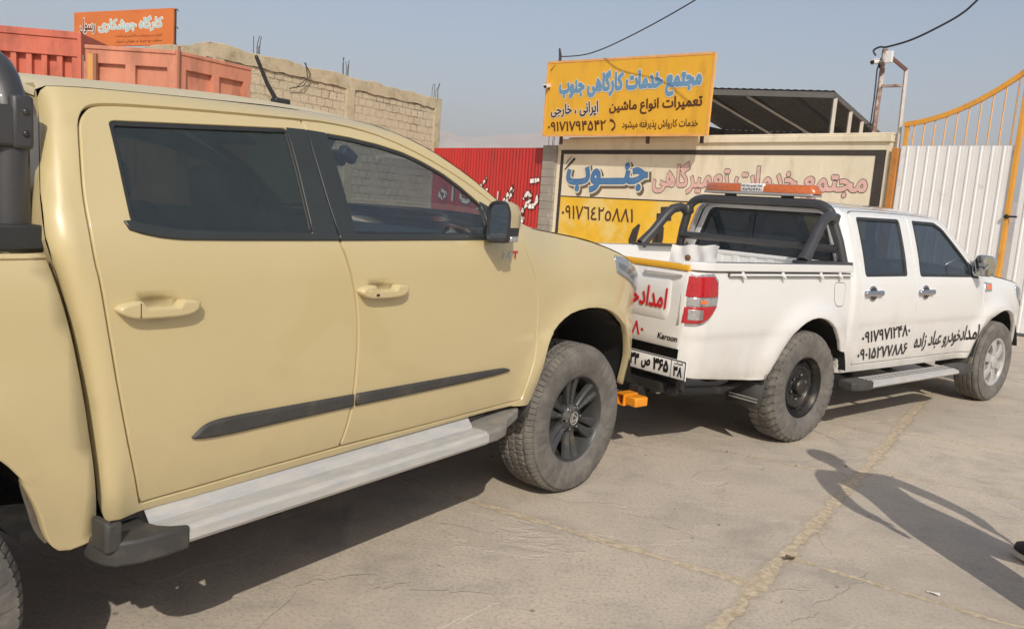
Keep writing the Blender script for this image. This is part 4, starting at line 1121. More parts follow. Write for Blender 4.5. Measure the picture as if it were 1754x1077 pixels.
loft('front_bumper', frows, MT['white'], WHT)
b = MB(); b.grid([[(4.06 - 0.12 * abs(u) ** 2.5 + .02, -u * 0.42, z) for u in [-1 + k / 5 for k in range(11)]] for z in (0.68, 0.88)])
o = b.build('grille', MT['chrome'], WHT); o.modifiers.new('s', 'SOLIDIFY').thickness = .02
# cab rear wall and its window
XB = 0.482
def rwall(u, z):
    w = min(wwc(0.56, z), wwc(0.56, z)) - 0.045; return (XB + 0.012 * abs(u) ** 3 + 0.10 * max(0, z - 1.2) ** 1.4 * 0.4, -u * w, z)
wt_ = round_poly(ccw([(-0.655, 1.225), (0.655, 1.225), (0.515, 1.588), (-0.515, 1.588)]), 0.05, 6)
ol = [(-0.78, 0.50), (0.78, 0.50), (0.80, 0.85), (0.80, 1.08), (0.765, 1.17), (0.69, 1.32), (0.615, 1.50), (0.585, 1.59), (0.52, 1.635), (0.40, 1.655), (-0.40, 1.655), (-0.52, 1.635), (-0.585, 1.59), (-0.615, 1.50), (-0.69, 1.32), (-0.765, 1.17), (-0.80, 1.08), (-0.80, 0.85)]
def flat_panel(name, poly, holes, X, m, parent, rim=0.006, depth=0.02, step=0.08, nx=-1, tilt=0.0, z0=0.0):
    """panel in the plane x = X (+ tilt with height), facing nx"""
    o_ = resample(ccw(poly), step); hs_ = [resample(ccw(h), step) for h in holes]
    inn = offset(o_, -rim) if rim else o_; ih = [offset(h, rim) if rim else h for h in hs_]
    pts, tris, ids = triangulate([inn] + ih, step)
    vs = [(X + tilt * (z - z0), y, z) for y, z in pts]; fs = [list(t) for t in tris]
    if rim:
        for lp, src, idl in [(inn, o_, ids[0])] + list(zip(ih, hs_, ids[1:])):
            n = len(src); a0 = len(vs)
            for y, z in src: vs.append((X + tilt * (z - z0) - nx * rim * 0.6, y, z)); vs.append((X + tilt * (z - z0) - nx * depth, y, z))
            for k in range(n):
                j = (k + 1) % n; fs.append([idl[k], idl[j], a0 + 2 * j, a0 + 2 * k]); fs.append([a0 + 2 * k, a0 + 2 * j, a0 + 2 * j + 1, a0 + 2 * k + 1])
    me = bpy.data.meshes.new(name); me.from_pydata(vs, [], [f for f in fs if len(set(f)) > 2]); me.validate()
    bm = bmesh.new(); bm.from_mesh(me); bmesh.ops.recalc_face_normals(bm, faces=bm.faces[:]); bm.to_mesh(me); bm.free()
    me.shade_smooth(); me.set_sharp_from_angle(angle=R(35))
    return link(name, me, m, parent)
cw = flat_panel('cab_rear_wall', ol, [wt_], XB, MT['white'], WHT, tilt=0.02, z0=1.0)
g_ = flat_panel('rear_window', offset(wt_, .004), [], XB + 0.008, MT['glass_w'], cw, rim=0, tilt=0.02, z0=1.0)
flat_panel('window_seal', offset(wt_, .006), [offset(wt_, -.022)], XB - 0.003, MT['black'], cw, rim=.003, depth=.01, tilt=0.02, z0=1.0)
b = MB(); b.bar((XB - 0.012, 0.10, 1.56), (XB - 0.012, 0.10, 1.30), 0.006); b.build('whip_aerial', MT['black'], cw)
# interior
b = MB(); b.box((1.6, 0, 0.50), (2.2, 1.52, 0.04)); b.build('cabin_floor', MT['inter'], WHT)
b = MB(); b.grid([[(x, y, z) for x, z in ((2.75, 1.14), (2.45, 1.145), (2.28, 1.12), (2.22, 1.05), (2.3, 0.8), (2.4, .55))] for y in [-0.75 + 0.15 * k for k in range(11)]]); b.build('dashboard', MT['inter'], WHT, 60)
seat(WHT, 1.72, -0.36, 0.5, lift=-0.14); seat(WHT, 1.72, 0.36, 0.5, lift=-0.14); seat(WHT, 1.02, 0, 1.25, lift=-0.14)
# load bed floor, head board, tailgate
b = MB(); b.grid([[(x, y, 0.90 + (0.015 if k % 2 else 0)) for x in (-1.24, 0.44)] for k, y in enumerate([-0.745 + 0.0745 * i for i in range(21)])]); b.build('bed_floor', MT['white'], WHT, 20)
b = MB(); b.box((0.44, 0, 1.06), (0.03, 1.50, 0.34))
for k in range(9): b.box((0.424, -0.64 + 0.16 * k, 1.06), (0.014, 0.05, 0.32))
b.tube([(0.43, -0.74, 1.235), (0.43, 0.74, 1.235)], 0.018, 10); b.build('head_board', MT['white'], WHT, 30)
tgp = [(-0.745, 0.715), (0.745, 0.715), (0.772, 0.88), (0.772, 1.185), (-0.772, 1.185), (-0.772, 0.88)]
tg = flat_panel('tailgate', tgp, [], -1.275, MT['white'], WHT, rim=0.010, depth=0.05, step=0.1)
dish = round_poly(ccw([(-0.64, 0.875), (0.60, 0.875), (0.66, 0.93), (0.66, 1.135), (-0.66, 1.135), (-0.66, 0.93)]), 0.03)
flat_panel('pressed_panel', dish, [], -1.281, MT['white'], tg, rim=0.010, depth=0.008, step=0.1)
flat_panel('yellow_capping', [(-0.772, 1.187), (0.772, 1.187), (0.772, 1.222), (-0.772, 1.222)], [], -1.283, MT['yellow_strip'], tg, rim=0.006, depth=0.06, step=0.1)
b = MB(); b.tube([(-1.29, -0.45, 1.16), (-1.297, -0.47, 1.158), (-1.297, -0.70, 1.165), (-1.285, -0.74, 1.165)], 0.010, 8); b.build('latch_rod', MT['white'], tg)
b = MB(); b.tube([(-1.285, -0.33, 1.18), (-1.300, -0.33, 1.165), (-1.300, -0.33, 1.135)], 0.014, 10); b.build('rope_hook', MT['white'], tg)
b = MB(); b.tube([(-1.25, -0.735, 1.225), (-1.25, -0.735, 1.26)], 0.012, 10); b.ball((-1.25, -0.735, 1.262), 0.018, 10); b.build('rope_post', mat('rusty_bolt', (110, 72, 52), 0.8), tg)
def onrear(X, q):
    def f(u, v):
        y, z = q(u, v); return (X, -y, z)
    return f
letter('name_lettering', '\ufeed\ufead\ufea9\ufeee\ufea7\ufea9\ufe8d\ufeaa\ufee3\ufe8d', onrear(-1.2875, quad((0.150, 1.075), (0.642, 1.068), (0.642, 0.905), (0.150, 0.905))), MT['red_ink'], tg, 0.03, shear=0.08)
letter('phone_lettering', '\u06f0\u06f9\u06f1\u06f7\u06f9\u06f7\u06f1\u06f2\u06f4\u06f8\u06f0', onrear(-1.2785, quad((-0.10, 0.845), (0.470, 0.840), (0.470, 0.750), (-0.10, 0.750))), MT['red_ink'], tg, 0.02)
letter('badge', 'Karoon', onrear(-1.2785, quad((0.585, 0.795), (0.742, 0.795), (0.742, 0.757), (0.585, 0.757))), MT['black_ink'], tg, 0.03, shear=0.15)
# bumper recess, plate, under-bumper
flat_panel('bumper_recess', [(-0.76, 0.46), (0.76, 0.46), (0.76, 0.74), (-0.76, 0.74)], [], -1.215, MT['under'], WHT, rim=0.004, depth=.03, step=.2)
b = MB(); b.box((-1.23, 0, 0.46), (0.08, 1.30, 0.07)); b.build('rear_cross_beam', MT['under'], WHT, bevel=.01)
PX = -1.300
pl = flat_panel('number_plate', round_poly([(-0.785, 0.520), (-0.262, 0.520), (-0.262, 0.638), (-0.785, 0.638)], .008), [], PX, MT['plate'], WHT, rim=.003, depth=.008, step=.2)
flat_panel('plate_border', [(-0.785, 0.520), (-0.262, 0.520), (-0.262, 0.638), (-0.785, 0.638)], [[(-0.779, 0.526), (-0.268, 0.526), (-0.268, 0.632), (-0.779, 0.632)]], PX - .0025, MT['black_ink'], pl, rim=0, step=.3)
flat_panel('plate_divider', [(-0.676, 0.526), (-0.672, 0.526), (-0.672, 0.632), (-0.676, 0.632)], [], PX - .0025, MT['black_ink'], pl, rim=0, step=.3)
flat_panel('plate_band', [(-0.318, 0.526), (-0.268, 0.526), (-0.268, 0.632), (-0.318, 0.632)], [], PX - .0024, MT['blue'], pl, rim=0, step=.3)
for s, x0, x1, z0, z1, bo in (('\u06f3\u06f3', 0.338, 0.415, 0.545, 0.622, .05), ('\ufeb9', 0.435, 0.51, 0.538, 0.600, .05), ('\u06f3\u06f6\u06f5', 0.530, 0.655, 0.545, 0.622, .05), ('\u06f3\u06f8', 0.692, 0.762, 0.538, 0.602, .05), ('\ufee5\ufe8d\ufeae\ufbfe\ufe8d', 0.695, 0.76, 0.610, 0.628, .03)):
    pass; letter('plate_lettering', s, onrear(PX - .003, quad((x0, z1), (x1, z1), (x1, z0), (x0, z0))), MT['black_ink'], pl, bo)
b = MB()
for s_ in (-1, 1): b.box((1.4, s_ * 0.40, 0.50), (5.1, 0.09, 0.14))
for x in (-1.0, 0.5, 1.2, 2.2, 3.5): b.box((x, 0, 0.49), (0.12, 0.85, 0.10))
b.box((1.55, 0, 0.47), (2.1, 1.56, 0.03)); b.box((-.42, 0, .73), (1.6, 1.1, .06)); b.box((0.9, 0.5, 0.40), (0.9, 0.36, 0.22)); b.tube([(AX, -.65, .37), (AX, .65, .37)], .05); b.tube([(0, -.65, .4), (0, .65, .4)], .06); b.ball((0, 0, .41), .16); b.tube([(0, 0, .43), (2.6, 0, .48)], .04)
b.box((3.3, 0, .56), (.9, .75, .4)); b.build('chassis', MT['under'], WHT)
b = MB(); b.tube([(-0.55, 0.0, 0.48), (-0.55, 0.0, 0.70)], 0.33, 28); b.build('spare_wheel', MT['under'], WHT, 40, bevel=.04)
b = MB(); b.tube([(-1.25, -0.70, 0.45), (-0.8, -0.72, 0.42), (-0.5, -0.66, 0.44)], 0.028, 10); b.build('exhaust_pipe', MT['under'], WHT)
b = MB(); b.ball((-1.24, -0.20, .44), .03); b.bar((-1.22, -0.62, 0.47), (-1.20, -0.56, 0.41), 0.03); b.build('recovery_eye', MT['alu'], WHT)
pl.location = (0, -0.062, 0.022)
# orange tow hitch 
hi_ = bpy.data.objects.new('tow_hitch', None); COL.objects.link(hi_); hi_.parent = WHT; hi_.scale = (.86, .86, .86); hi_.location = (-.19, -.075, .05)
b = MB()
for dz, dy, sz in ((0.038, 0, (0.16, 0.085, 0.008)), (-0.038, 0, (0.16, 0.085, 0.008)), (0, 0.038, (0.16, 0.008, 0.068)), (0, -0.038, (0.16, 0.008, 0.068))): b.box((-1.36, -0.45 + dy, 0.362 + dz), sz)
b.build('receiver_tube', MT['hitch'], hi_, 30)
b = MB(); b.box((-1.36, -0.545, 0.362), (0.13, 0.10, 0.070)); b.build('hitch_plate', MT['hitch'], hi_, 30, bevel=.012)
b = MB(); b.box((-1.25, -0.45, 0.40), (0.10, 0.10, 0.10)); b.build('hitch_mount', MT['under'], hi_, 30, bevel=.01)
# roll bar with braces, cross tube and the amber light bar
rb = bpy.data.objects.new('roll_bar', None); COL.objects.link(rb); rb.parent = WHT
leg = [(0.425, -0.755, 1.25), (0.402, -0.715, 1.40), (0.378, -0.660, 1.545)]
arc = [(0.376, -0.660 + 0.16 * (1 - math.cos(R(15 * k))) + 0.0, 1.545 + 0.112 * math.sin(R(15 * k))) for k in range(1, 7)]
hp = leg + arc; hp = hp + [(x, -y, z) for x, y, z in hp[::-1]]
b = MB(); b.tube(hp, 0.035, 16); b.build('hoop', MT['rollbar'], rb, 60)
for s_ in (-1, 1):
    b = MB(); b.tube([(0.372, s_ * 0.672, 1.560), (0.30, s_ * 0.682, 1.574), (0.22, s_ * 0.695, 1.555), (0.15, s_ * 0.706, 1.49), (0.04, s_ * 0.724, 1.36), (-0.065, s_ * 0.745, 1.25)], [0.036, 0.038, 0.038, 0.038, 0.038, 0.046], 14); b.build('brace_tube', MT['rollbar'], rb, 60)
    b = MB(); b.box((0.372, s_ * 0.664, 1.560), (0.085, 0.085, 0.085), Matrix.Rotation(s_ * R(-14), 3, 'X')); b.build('clamp_plate', MT['rollbar'], rb, bevel=.02)
    b = MB(); b.box((0.175, s_ * 0.752, 1.25), (0.58, 0.12, 0.022)); b.build('base_plate', MT['rollbar'], rb, bevel=.006)
b = MB(); b.tube([(0.40, -0.725, 1.345), (0.40, 0.725, 1.345)], 0.030, 12); b.build('cross_tube', MT['rollbar'], rb, 60)
lb = bpy.data.objects.new('light_bar', None); COL.objects.link(lb); lb.parent = WHT; lb.location = (0, 0, .008)
def hull(y0, y1, tp, zb=1.718, zt=1.785):
    rows = []
    for y, f in ((y0, 1 - tp[0]), (y0 + 0.03 * (1 if y1 > y0 else -1), 1), (y1 - .03, 1), (y1, 1 - tp[1])):
        hx = 0.075 * (0.6 + 0.4 * f); zt_ = zb + (zt - zb) * (0.45 + .55 * f)
        rows.append([(0.42 - hx, y, zb), (0.42 - hx * 0.95, y, zb + (zt_ - zb) * .6), (0.42 - hx * 0.6, y, zt_ - .004), (0.42, y, zt_), (0.42 + hx * .6, y, zt_ - .004), (0.42 + hx * .95, y, zb + (zt_ - zb) * .6), (0.42 + hx, y, zb)])
    return rows
for y0, y1, tp in ((-0.50, -0.075, (1, 0)), (0.135, 0.50, (0, 1))):
    b = MB(); r_ = hull(y0, y1, tp); b.grid(r_); b.face([b.bm.verts.new(p) for p in r_[0]]); b.face([b.bm.verts.new(p) for p in r_[-1]]); b.build('amber_lens', MT['amber'], lb, 50)
b = MB(); b.box((0.42, 0.03, 1.750), (0.148, 0.212, 0.064)); sp_ = b.build('label_plate', MT['plate'], lb, bevel=.008)
letter('label_lettering', '\ufee9\ufea9\ufe8d\ufeaf \ufea9\ufe8e\ufe92\ufecb \ufeed\ufead\ufea9\ufeee\ufea7 \ufea9\ufe8d\ufeaa\ufee3\ufe8d', onrear(0.3445, quad((-0.125, 1.776), (0.065, 1.776), (0.065, 1.752), (-0.125, 1.752))), MT['black_ink'], sp_, .03)
letter('label_lettering', '\u06f0\u06f9\u06f1\u06f7\u06f9\u06f7\u06f1\u06f2\u06f4\u06f8\u06f0', onrear(0.3445, quad((-0.125, 1.746), (0.065, 1.746), (0.065, 1.726), (-0.125, 1.726))), MT['black_ink'], sp_, .03)
b = MB(); b.box((0.42, 0, 1.708), (0.15, 0.98, 0.020)); b.build('light_bar_base', MT['alu'], lb, bevel=.006)
for y in (-0.26, 0.26):
    b = MB(); b.box((0.40, y, 1.685), (0.05, 0.085, 0.045)); b.build('light_bar_foot', MT['black'], lb, bevel=.006)
# wheels: mud tyres on steel rims behind, road tyres on alloys in front
mt_ = tyre_mesh(0.392, 0.235, 0.214, 'mud'); rs_ = rim_steel(0.235, 0.214); sh_ = steel_holes(0.235, 0.214); ns_ = nut_mesh(0.235, 6, 0.085, 0.235 * .4 - .045, 0.012)
rt_ = tyre_mesh(0.374, 0.235, 0.216, 'road'); ra_ = rim_alloy(0.235, 0.216)
for s_ in (-1, 1):
    make_wheel(WHT, 0, s_ * (0.842 - 0.1175), 0.390, mt_, [('rim', rs_, MT['steel']), ('vent_holes', sh_, MT['under'])] + ns_, s_, 0, 33)
    make_wheel(WHT, AX, s_ * (0.862 - 0.1175), 0.372, rt_, [('rim', ra_, MT['alloy'])], s_, 0, 10)
# the folded sack in the bed
rnd = random.Random(3)
b = MB(); rows = []
for j in range(15):
    row = []
    for i in range(19):
        u, v = i / 18, j / 14
        fold = 0.010 * math.sin(u * 7 + v * 9) * math.sin(v * 5 + u * 3) + 0.006 * math.sin(u * 19 - v * 15) + rnd.uniform(-.003, .003)
        row.append((fold + 0.22 * v + 0.05 * math.sin(u * 3.1) * (1 - v), -0.185 + 0.37 * u + 0.012 * math.sin(v * 8), 0.42 * v + (0.010 * math.sin(u * 4 + 1) + 0.005 * math.sin(u * 13)) * v))
    rows.append(row)
b.grid(rows); b.grid([[(x + 0.03 - 0.026 * (k / 14) ** 2 , y, z) for x, y, z in row] for k, row in enumerate(rows)])
sk = b.build('sack', mat('woven_sack', (226, 222, 214), 0.75, var=(9, 0.06), bump=(120, 0.0015)), None, 60)
wm = Matrix.Translation((1.533, 6.0639, 0)) @ Matrix.Rotation(R(38.2798), 4, 'Z')
sk.matrix_world = wm @ Matrix.Translation((-1.17, -0.555, 0.905))
tag(sk, 'crumpled white woven sack propped in the bed of the white pickup behind its tailgate', 'sack')
# ================================================================== ground
def node_ground():
    m = bpy.data.materials.new('old_concrete'); m.use_nodes = True
    nt = m.node_tree; N = nt.nodes; L = nt.links; bs = N['Principled BSDF']
    tc = N.new('ShaderNodeTexCoord'); P = tc.outputs['Object']
    def math_(op, a, b=None, c=None, clamp=False):
        n = N.new('ShaderNodeMath'); n.operation = op; n.use_clamp = clamp
        for k, v in enumerate((a, b, c)):
            if v is None: continue
            if isinstance(v, (int, float)): n.inputs[k].default_value = v
            else: L.new(v, n.inputs[k])
        return n.outputs[0]
    def noise(scale, detail=8, rough=0.6, dist=0.0, vec=None):
        n = N.new('ShaderNodeTexNoise'); n.inputs['Scale'].default_value = scale; n.inputs['Detail'].default_value = detail
        n.inputs['Roughness'].default_value = rough; n.inputs['Distortion'].default_value = dist
        L.new(vec or P, n.inputs['Vector']); return n
    def mr(v, a, b, c=0.0, d=1.0, smooth=True):
        n = N.new('ShaderNodeMapRange'); n.interpolation_type = 'SMOOTHSTEP' if smooth else 'LINEAR'
        for k, q in enumerate((a, b, c, d)): n.inputs[k + 1].default_value = q
        L.new(v, n.inputs[0]); return n.outputs[0]
    def mix(f, a, b):
        n = N.new('ShaderNodeMix'); n.data_type = 'RGBA'
        if isinstance(f, float): n.inputs[0].default_value = f
        else: L.new(f, n.inputs[0])
        for k, v in ((6, a), (7, b)):
            if isinstance(v, tuple): n.inputs[k].default_value = (*lin(v), 1)
            else: L.new(v, n.inputs[k])
        return n.outputs[2]
    # wandering coordinates for the joints
    wob = noise(8.0, 9, 0.65); ws = N.new('ShaderNodeVectorMath'); ws.operation = 'MULTIPLY_ADD'
    L.new(wob.outputs['Color'], ws.inputs[0]); ws.inputs[1].default_value = (0.075, 0.075, 0); ws.inputs[2].default_value = (-0.0375, -0.0375, 0)
    ad = N.new('ShaderNodeVectorMath'); ad.operation = 'ADD'; L.new(P, ad.inputs[0]); L.new(ws.outputs[0], ad.inputs[1])
    sp = N.new('ShaderNodeSeparateXYZ'); L.new(ad.outputs[0], sp.inputs[0]); X, Y = sp.outputs[0], sp.outputs[1]
    def seg(ax, ay, bx, by):
        dx, dy = bx - ax, by - ay; Ls = dx * dx + dy * dy
        t = math_('ADD', math_('MULTIPLY', X, dx / Ls), math_('MULTIPLY', Y, dy / Ls)); t = math_('SUBTRACT', t, (ax * dx + ay * dy) / Ls, clamp=True)
        ex = math_('SUBTRACT', math_('SUBTRACT', X, ax), math_('MULTIPLY', t, dx)); ey = math_('SUBTRACT', math_('SUBTRACT', Y, ay), math_('MULTIPLY', t, dy))
        return math_('SQRT', math_('ADD', math_('MULTIPLY', ex, ex), math_('MULTIPLY', ey, ey)))
    wv = mr(noise(4.5, 5, 0.65).outputs['Fac'], 0.3, 0.7, 0.40, 1.5)
    J = [((-0.4, 0.95), (1.31, 3.46), .032), ((1.31, 3.46), (2.29, 4.88), .030), ((2.29, 4.88), (4.3, 7.91), .030), ((4.3, 7.91), (7.2, 12.3), .03),
         ((-2.8, 5.45), (-0.22, 3.92), .020), ((-0.22, 3.92), (1.12, 3.14), .024), ((1.34, 3.47), (1.92, 3.07), .016), ((1.92, 3.07), (3.6, 2.1), .012),
         ((2.97, 5.9), (4.6, 5.2), .014), ((-0.6, 6.15), (2.1, 4.76), .014), ((2.2, 4.96), (3.08, 4.54), .010), ((3.08, 4.54), (4.8, 3.7), .010)]
    joint = None; halo = None
    for a, b, w in J:
        d = seg(*a, *b); k = math_('DIVIDE', d, math_('MULTIPLY', wv, w)); kk = k; k = mr(k, 0.85, 1.12, 1.0, 0.0)
        k2_ = mr(kk, 1.0, 2.2, 1.0, 0.0); halo = k2_ if halo is None else math_('MAXIMUM', halo, k2_)
        joint = k if joint is None else math_('MAXIMUM', joint, k)
    big = noise(0.55, 6, 0.6, 0.6).outputs['Fac']; mid = noise(3.2, 10, 0.68, 0.4).outputs['Fac']; fine = noise(60, 8, 0.7).outputs['Fac']; grit = noise(130, 3, 0.7).outputs['Fac']
    mp = N.new('ShaderNodeMapping'); mp.inputs['Rotation'].default_value = (0, 0, R(34)); mp.inputs['Scale'].default_value = (1.0, 9.0, 1); L.new(P, mp.inputs[0])
    streak = noise(1.6, 8, 0.65, 0.2, mp.outputs[0]).outputs['Fac']
    c = mix(mr(big, 0.35, 0.66), (188, 175, 158), (202, 187, 166))
    c = mix(mr(mid, 0.42, 0.72), c, (172, 161, 147))
    c = mix(math_('MULTIPLY', mr(streak, 0.48, 0.75), 0.55), c, (202, 190, 171))
    c = mix(math_('MULTIPLY', mr(fine, 0.45, 0.72), 0.75), c, (140, 131, 119))
    c = mix(math_('MULTIPLY', mr(grit, 0.58, 0.72), 0.6), c, (214, 203, 186))
    stain = noise(0.9, 4, 0.55, 1.2).outputs['Fac']
    c = mix(math_('MULTIPLY', mr(stain, 0.60, 0.72), 0.5), c, (146, 138, 127))
    vor = N.new('ShaderNodeTexVoronoi'); vor.feature = 'F1'; vor.inputs['Scale'].default_value = 5.5; L.new(P, vor.inputs['Vector'])
    spots = mr(vor.outputs['Distance'], 0.03, 0.09, 1.0, 0.0)
    vc = N.new('ShaderNodeSeparateColor'); L.new(vor.outputs['Color'], vc.inputs[0])
    spots = math_('MULTIPLY', spots, mr(vc.outputs[0], 0.72, 0.74))
    c = mix(math_('MULTIPLY', spots, 0.6), c, (92, 84, 74))
    lay = noise(0.75, 7, 0.55, 0.5).outputs['Fac']; layer = mr(lay, 0.520, 0.528)
    edge = math_('MULTIPLY', mr(lay, 0.516, 0.524), mr(lay, 0.524, 0.534, 1.0, 0.0))
    c = mix(math_('MULTIPLY', layer, 0.22), c, (186, 172, 152)); c = mix(math_('MULTIPLY', edge, 0.05), c, (214, 200, 178))
    # cracks
    cv = N.new('ShaderNodeTexVoronoi'); cv.feature = 'DISTANCE_TO_EDGE'; cv.inputs['Scale'].default_value = 0.55; L.new(ad.outputs[0], cv.inputs['Vector'])
    crack = math_('MULTIPLY', mr(cv.outputs['Distance'], 0.001, 0.004, 1.0, 0.0), mr(noise(1.1, 2).outputs['Fac'], 0.56, 0.66))
    c = mix(math_('MULTIPLY', crack, 0.4), c, (110, 98, 84))
    sandn = noise(26, 8, 0.7).outputs['Fac']
    sand = mix(mr(sandn, 0.35, 0.7), (176, 158, 130), (216, 199, 171))
    c = mix(math_('MULTIPLY', halo, 0.30), c, (150, 134, 112)); c = mix(math_('MULTIPLY', joint, 0.92), c, sand)
    L.new(c, bs.inputs['Base Color'])
    bs.inputs['Roughness'].default_value = 0.88; bs.inputs['Specular IOR Level'].default_value = 0.3
    h = math_('ADD', math_('MULTIPLY', mid, 0.006), math_('MULTIPLY', fine, 0.0016)); h = math_('ADD', h, math_('MULTIPLY', grit, 0.0009))
    h = math_('ADD', h, math_('MULTIPLY', layer, 0.003)); h = math_('SUBTRACT', h, math_('MULTIPLY', joint, math_('ADD', 0.006, math_('MULTIPLY', sandn, -0.008)))); h = math_('SUBTRACT', h, math_('MULTIPLY', crack, 0.003))
    bp = N.new('ShaderNodeBump'); bp.inputs['Distance'].default_value = 1.0; bp.inputs['Strength'].default_value = 0.8
    L.new(h, bp.inputs['Height']); L.new(bp.outputs[0], bs.inputs['Normal'])
    return m
b = MB(); S = [-6000, -300, -40, -8, 0, 8, 40, 300, 6000]
b.grid([[(x, y, 0) for x in S] for y in S])
tag(b.build('ground', node_ground(), None, 0), kind='structure')
# grit and bits lying about
rnd = random.Random(11)
def pebble(x, y, r, m, label, cat, group, flat=0.6):
    b = MB(); ret = bmesh.ops.create_icosphere(b.bm, subdivisions=1, radius=r)
    for v in ret['verts']: v.co = Vector((v.co.x * rnd.uniform(.7, 1.4), v.co.y * rnd.uniform(.7, 1.3), v.co.z * flat * rnd.uniform(.7, 1.2)))
    o = b.build('pebble', m, None, 30); o.location = (x, y, r * flat * 0.5); o.rotation_euler = (0, 0, rnd.uniform(0, 6)); tag(o, label, cat, group)
PM = mat('stone_chip', (140, 126, 108), 0.9, var=(40, .2))
for i in range(26):
    x, y = rnd.uniform(-0.3, 3.6), rnd.uniform(2.6, 7.0)
    pebble(x, y, rnd.uniform(.004, .011), PM, 'small stone chip lying loose on the concrete yard', 'stone', 'stone chips scattered on the concrete')
b = MB(); b.grid([[(0.05 * u - .025, 0.02 * v - .01 + .004 * math.sin(u * 5), 0.004 + 0.006 * u * v + .003 * math.sin(v * 4 + u * 3)) for u in (0, .3, .6, 1)] for v in (0, .5, 1)])
o = b.build('paper_scrap', mat('paper', (228, 224, 216), .8), None); o.location = (1.86, 3.20, .002); o.rotation_euler = (0, 0, R(-35)); tag(o, 'tiny white paper scrap lying on the concrete near the bottom edge', 'paper scrap')
b = MB(); b.grid([[(0.05 * u - .025, 0.035 * (v - .5) * math.sin(math.pi * min(1, u + .12)), 0.006 + 0.014 * (v - .5) ** 2 * 4 + .004 * math.sin(u * 6)) for u in [k / 6 for k in range(7)]] for v in (0, .5, 1)])
o = b.build('dry_leaf', mat('dead_leaf', (96, 80, 60), .8, var=(60, .3)), None); o.location = (1.33, 3.43, .003); o.rotation_euler = (0, 0, R(20)); tag(o, 'dry brown leaf lying in the sandy joint between concrete slabs', 'leaf')

# ================================================================== far hills and the air
hm = mat('hill_rock', (206, 184, 164), 0.95, var=(0.01, 0.15), bump=(0.02, 6.0))
b = MB(); rnd = random.Random(5); rows = []
for j in range(5):
    row = []
    for i in range(121):
        a = R(-46 + i * 0.78); d = 2700 + j * 170
        prof = 262 + 26 * math.sin(i * 0.21 + 1) + 12 * math.sin(i * 0.53) + 7 * math.sin(i * 1.31 + j) + 4 * math.sin(i * 2.7)
        prof *= 0.35 + 0.65 * sm(40, 4, math.degrees(a)) * (0.75 + .25 * sm(-40, -12, math.degrees(a)))
        z = (-2, prof * .45, prof * .8, prof, prof * .5)[j] + (rnd.uniform(-10, 10) if 0 < j < 3 else rnd.uniform(-4, 4) if j == 3 else 0)
        row.append((d * math.sin(a), d * math.cos(a), z))
    rows.append(row)
b.grid(rows); tag(b.build('hills', hm, None, 0), kind='structure')
hz = bpy.data.materials.new('haze_air'); hz.use_nodes = True; nt = hz.node_tree; nt.nodes.clear()
pv = nt.nodes.new('ShaderNodeVolumePrincipled'); pv.inputs['Color'].default_value = (0.97, 0.94, 0.92, 1); pv.inputs['Density'].default_value = 0.0005; pv.inputs['Anisotropy'].default_value = 0.0
ou = nt.nodes.new('ShaderNodeOutputMaterial'); nt.links.new(pv.outputs[0], ou.inputs['Volume'])
b = MB(); b.box((0, 1200, 184.5), (9000, 8000, 371)); hzo = b.build('haze', hz, None, 0); tag(hzo, kind='stuff')

# ================================================================== the wall frame: s along the wall, z up, off towards the camera
WA = Vector((0.933, 20.21, 0)); WU = Vector((.6794, -.7338, 0)); WN = Vector((-.7338, -.6794, 0))
def wp(s, z, off=0.0): return WA + WU * s + WN * off + Vector((0, 0, z))
def wbox(mb, s0, s1, z0, z1, o0, o1):
    mb.box(wp((s0 + s1) / 2, (z0 + z1) / 2, (o0 + o1) / 2), (abs(s1 - s0), abs(o1 - o0), abs(z1 - z0)), Matrix((WU, -WN, Vector((0, 0, 1)))).transposed()); return mb
def onwall(q, off):
    def f(u, v):
        s, z = q(u, v); return wp(s, z, off)
    return f
def wthing(name, label, cat, s, off=0.0, group=None):
    e = empty(name, label, cat, wp(s, 0, off), 0, group); return e
def att(o, e):     # parent without moving
    o.parent = e; o.matrix_parent_inverse = Matrix.Translation(-e.location); return o
def wpoly(name, pts, off, m, e):
    me = bpy.data.meshes.new(name); me.from_pydata([tuple(wp(s, z, off)) for s, z in pts], [], [list(range(len(pts)))]); me.update(); return att(link(name, me, m), e)

cream = mat('cream_plaster', (234, 221, 192), 0.85, var=(1.2, 0.07), dirt=((196, 180, 150), 2.6, 0.52, 0.85), bump=(14, .006), stretch=(1, 1, .35))
yellow = mat('yellow_wall_paint', (240, 190, 52), 0.75, var=(1.6, 0.10), dirt=((238, 206, 120), 1.3, 0.47, 0.60), bump=(14, .005))
blackp = mat('black_wall_paint', (66, 58, 52), 0.8, var=(5, .2), dirt=((150, 132, 104), 6, .62, .85))
bluep = mat('blue_wall_paint', (78, 122, 166), 0.75, var=(4, .1), dirt=((170, 170, 160), 7, .60, .85))
pinkp = mat('pink_wall_paint', (226, 182, 170), 0.8, var=(9, .10))
brownp = mat('brown_wall_paint', (92, 58, 34), 0.8)
shadp = mat('grey_outline_paint', (112, 98, 82), 0.8)
block = mat('grey_block', (158, 150, 138), 0.9, var=(3, .1), dirt=((196, 188, 172), 6, .58, .75), bump=(30, .008))

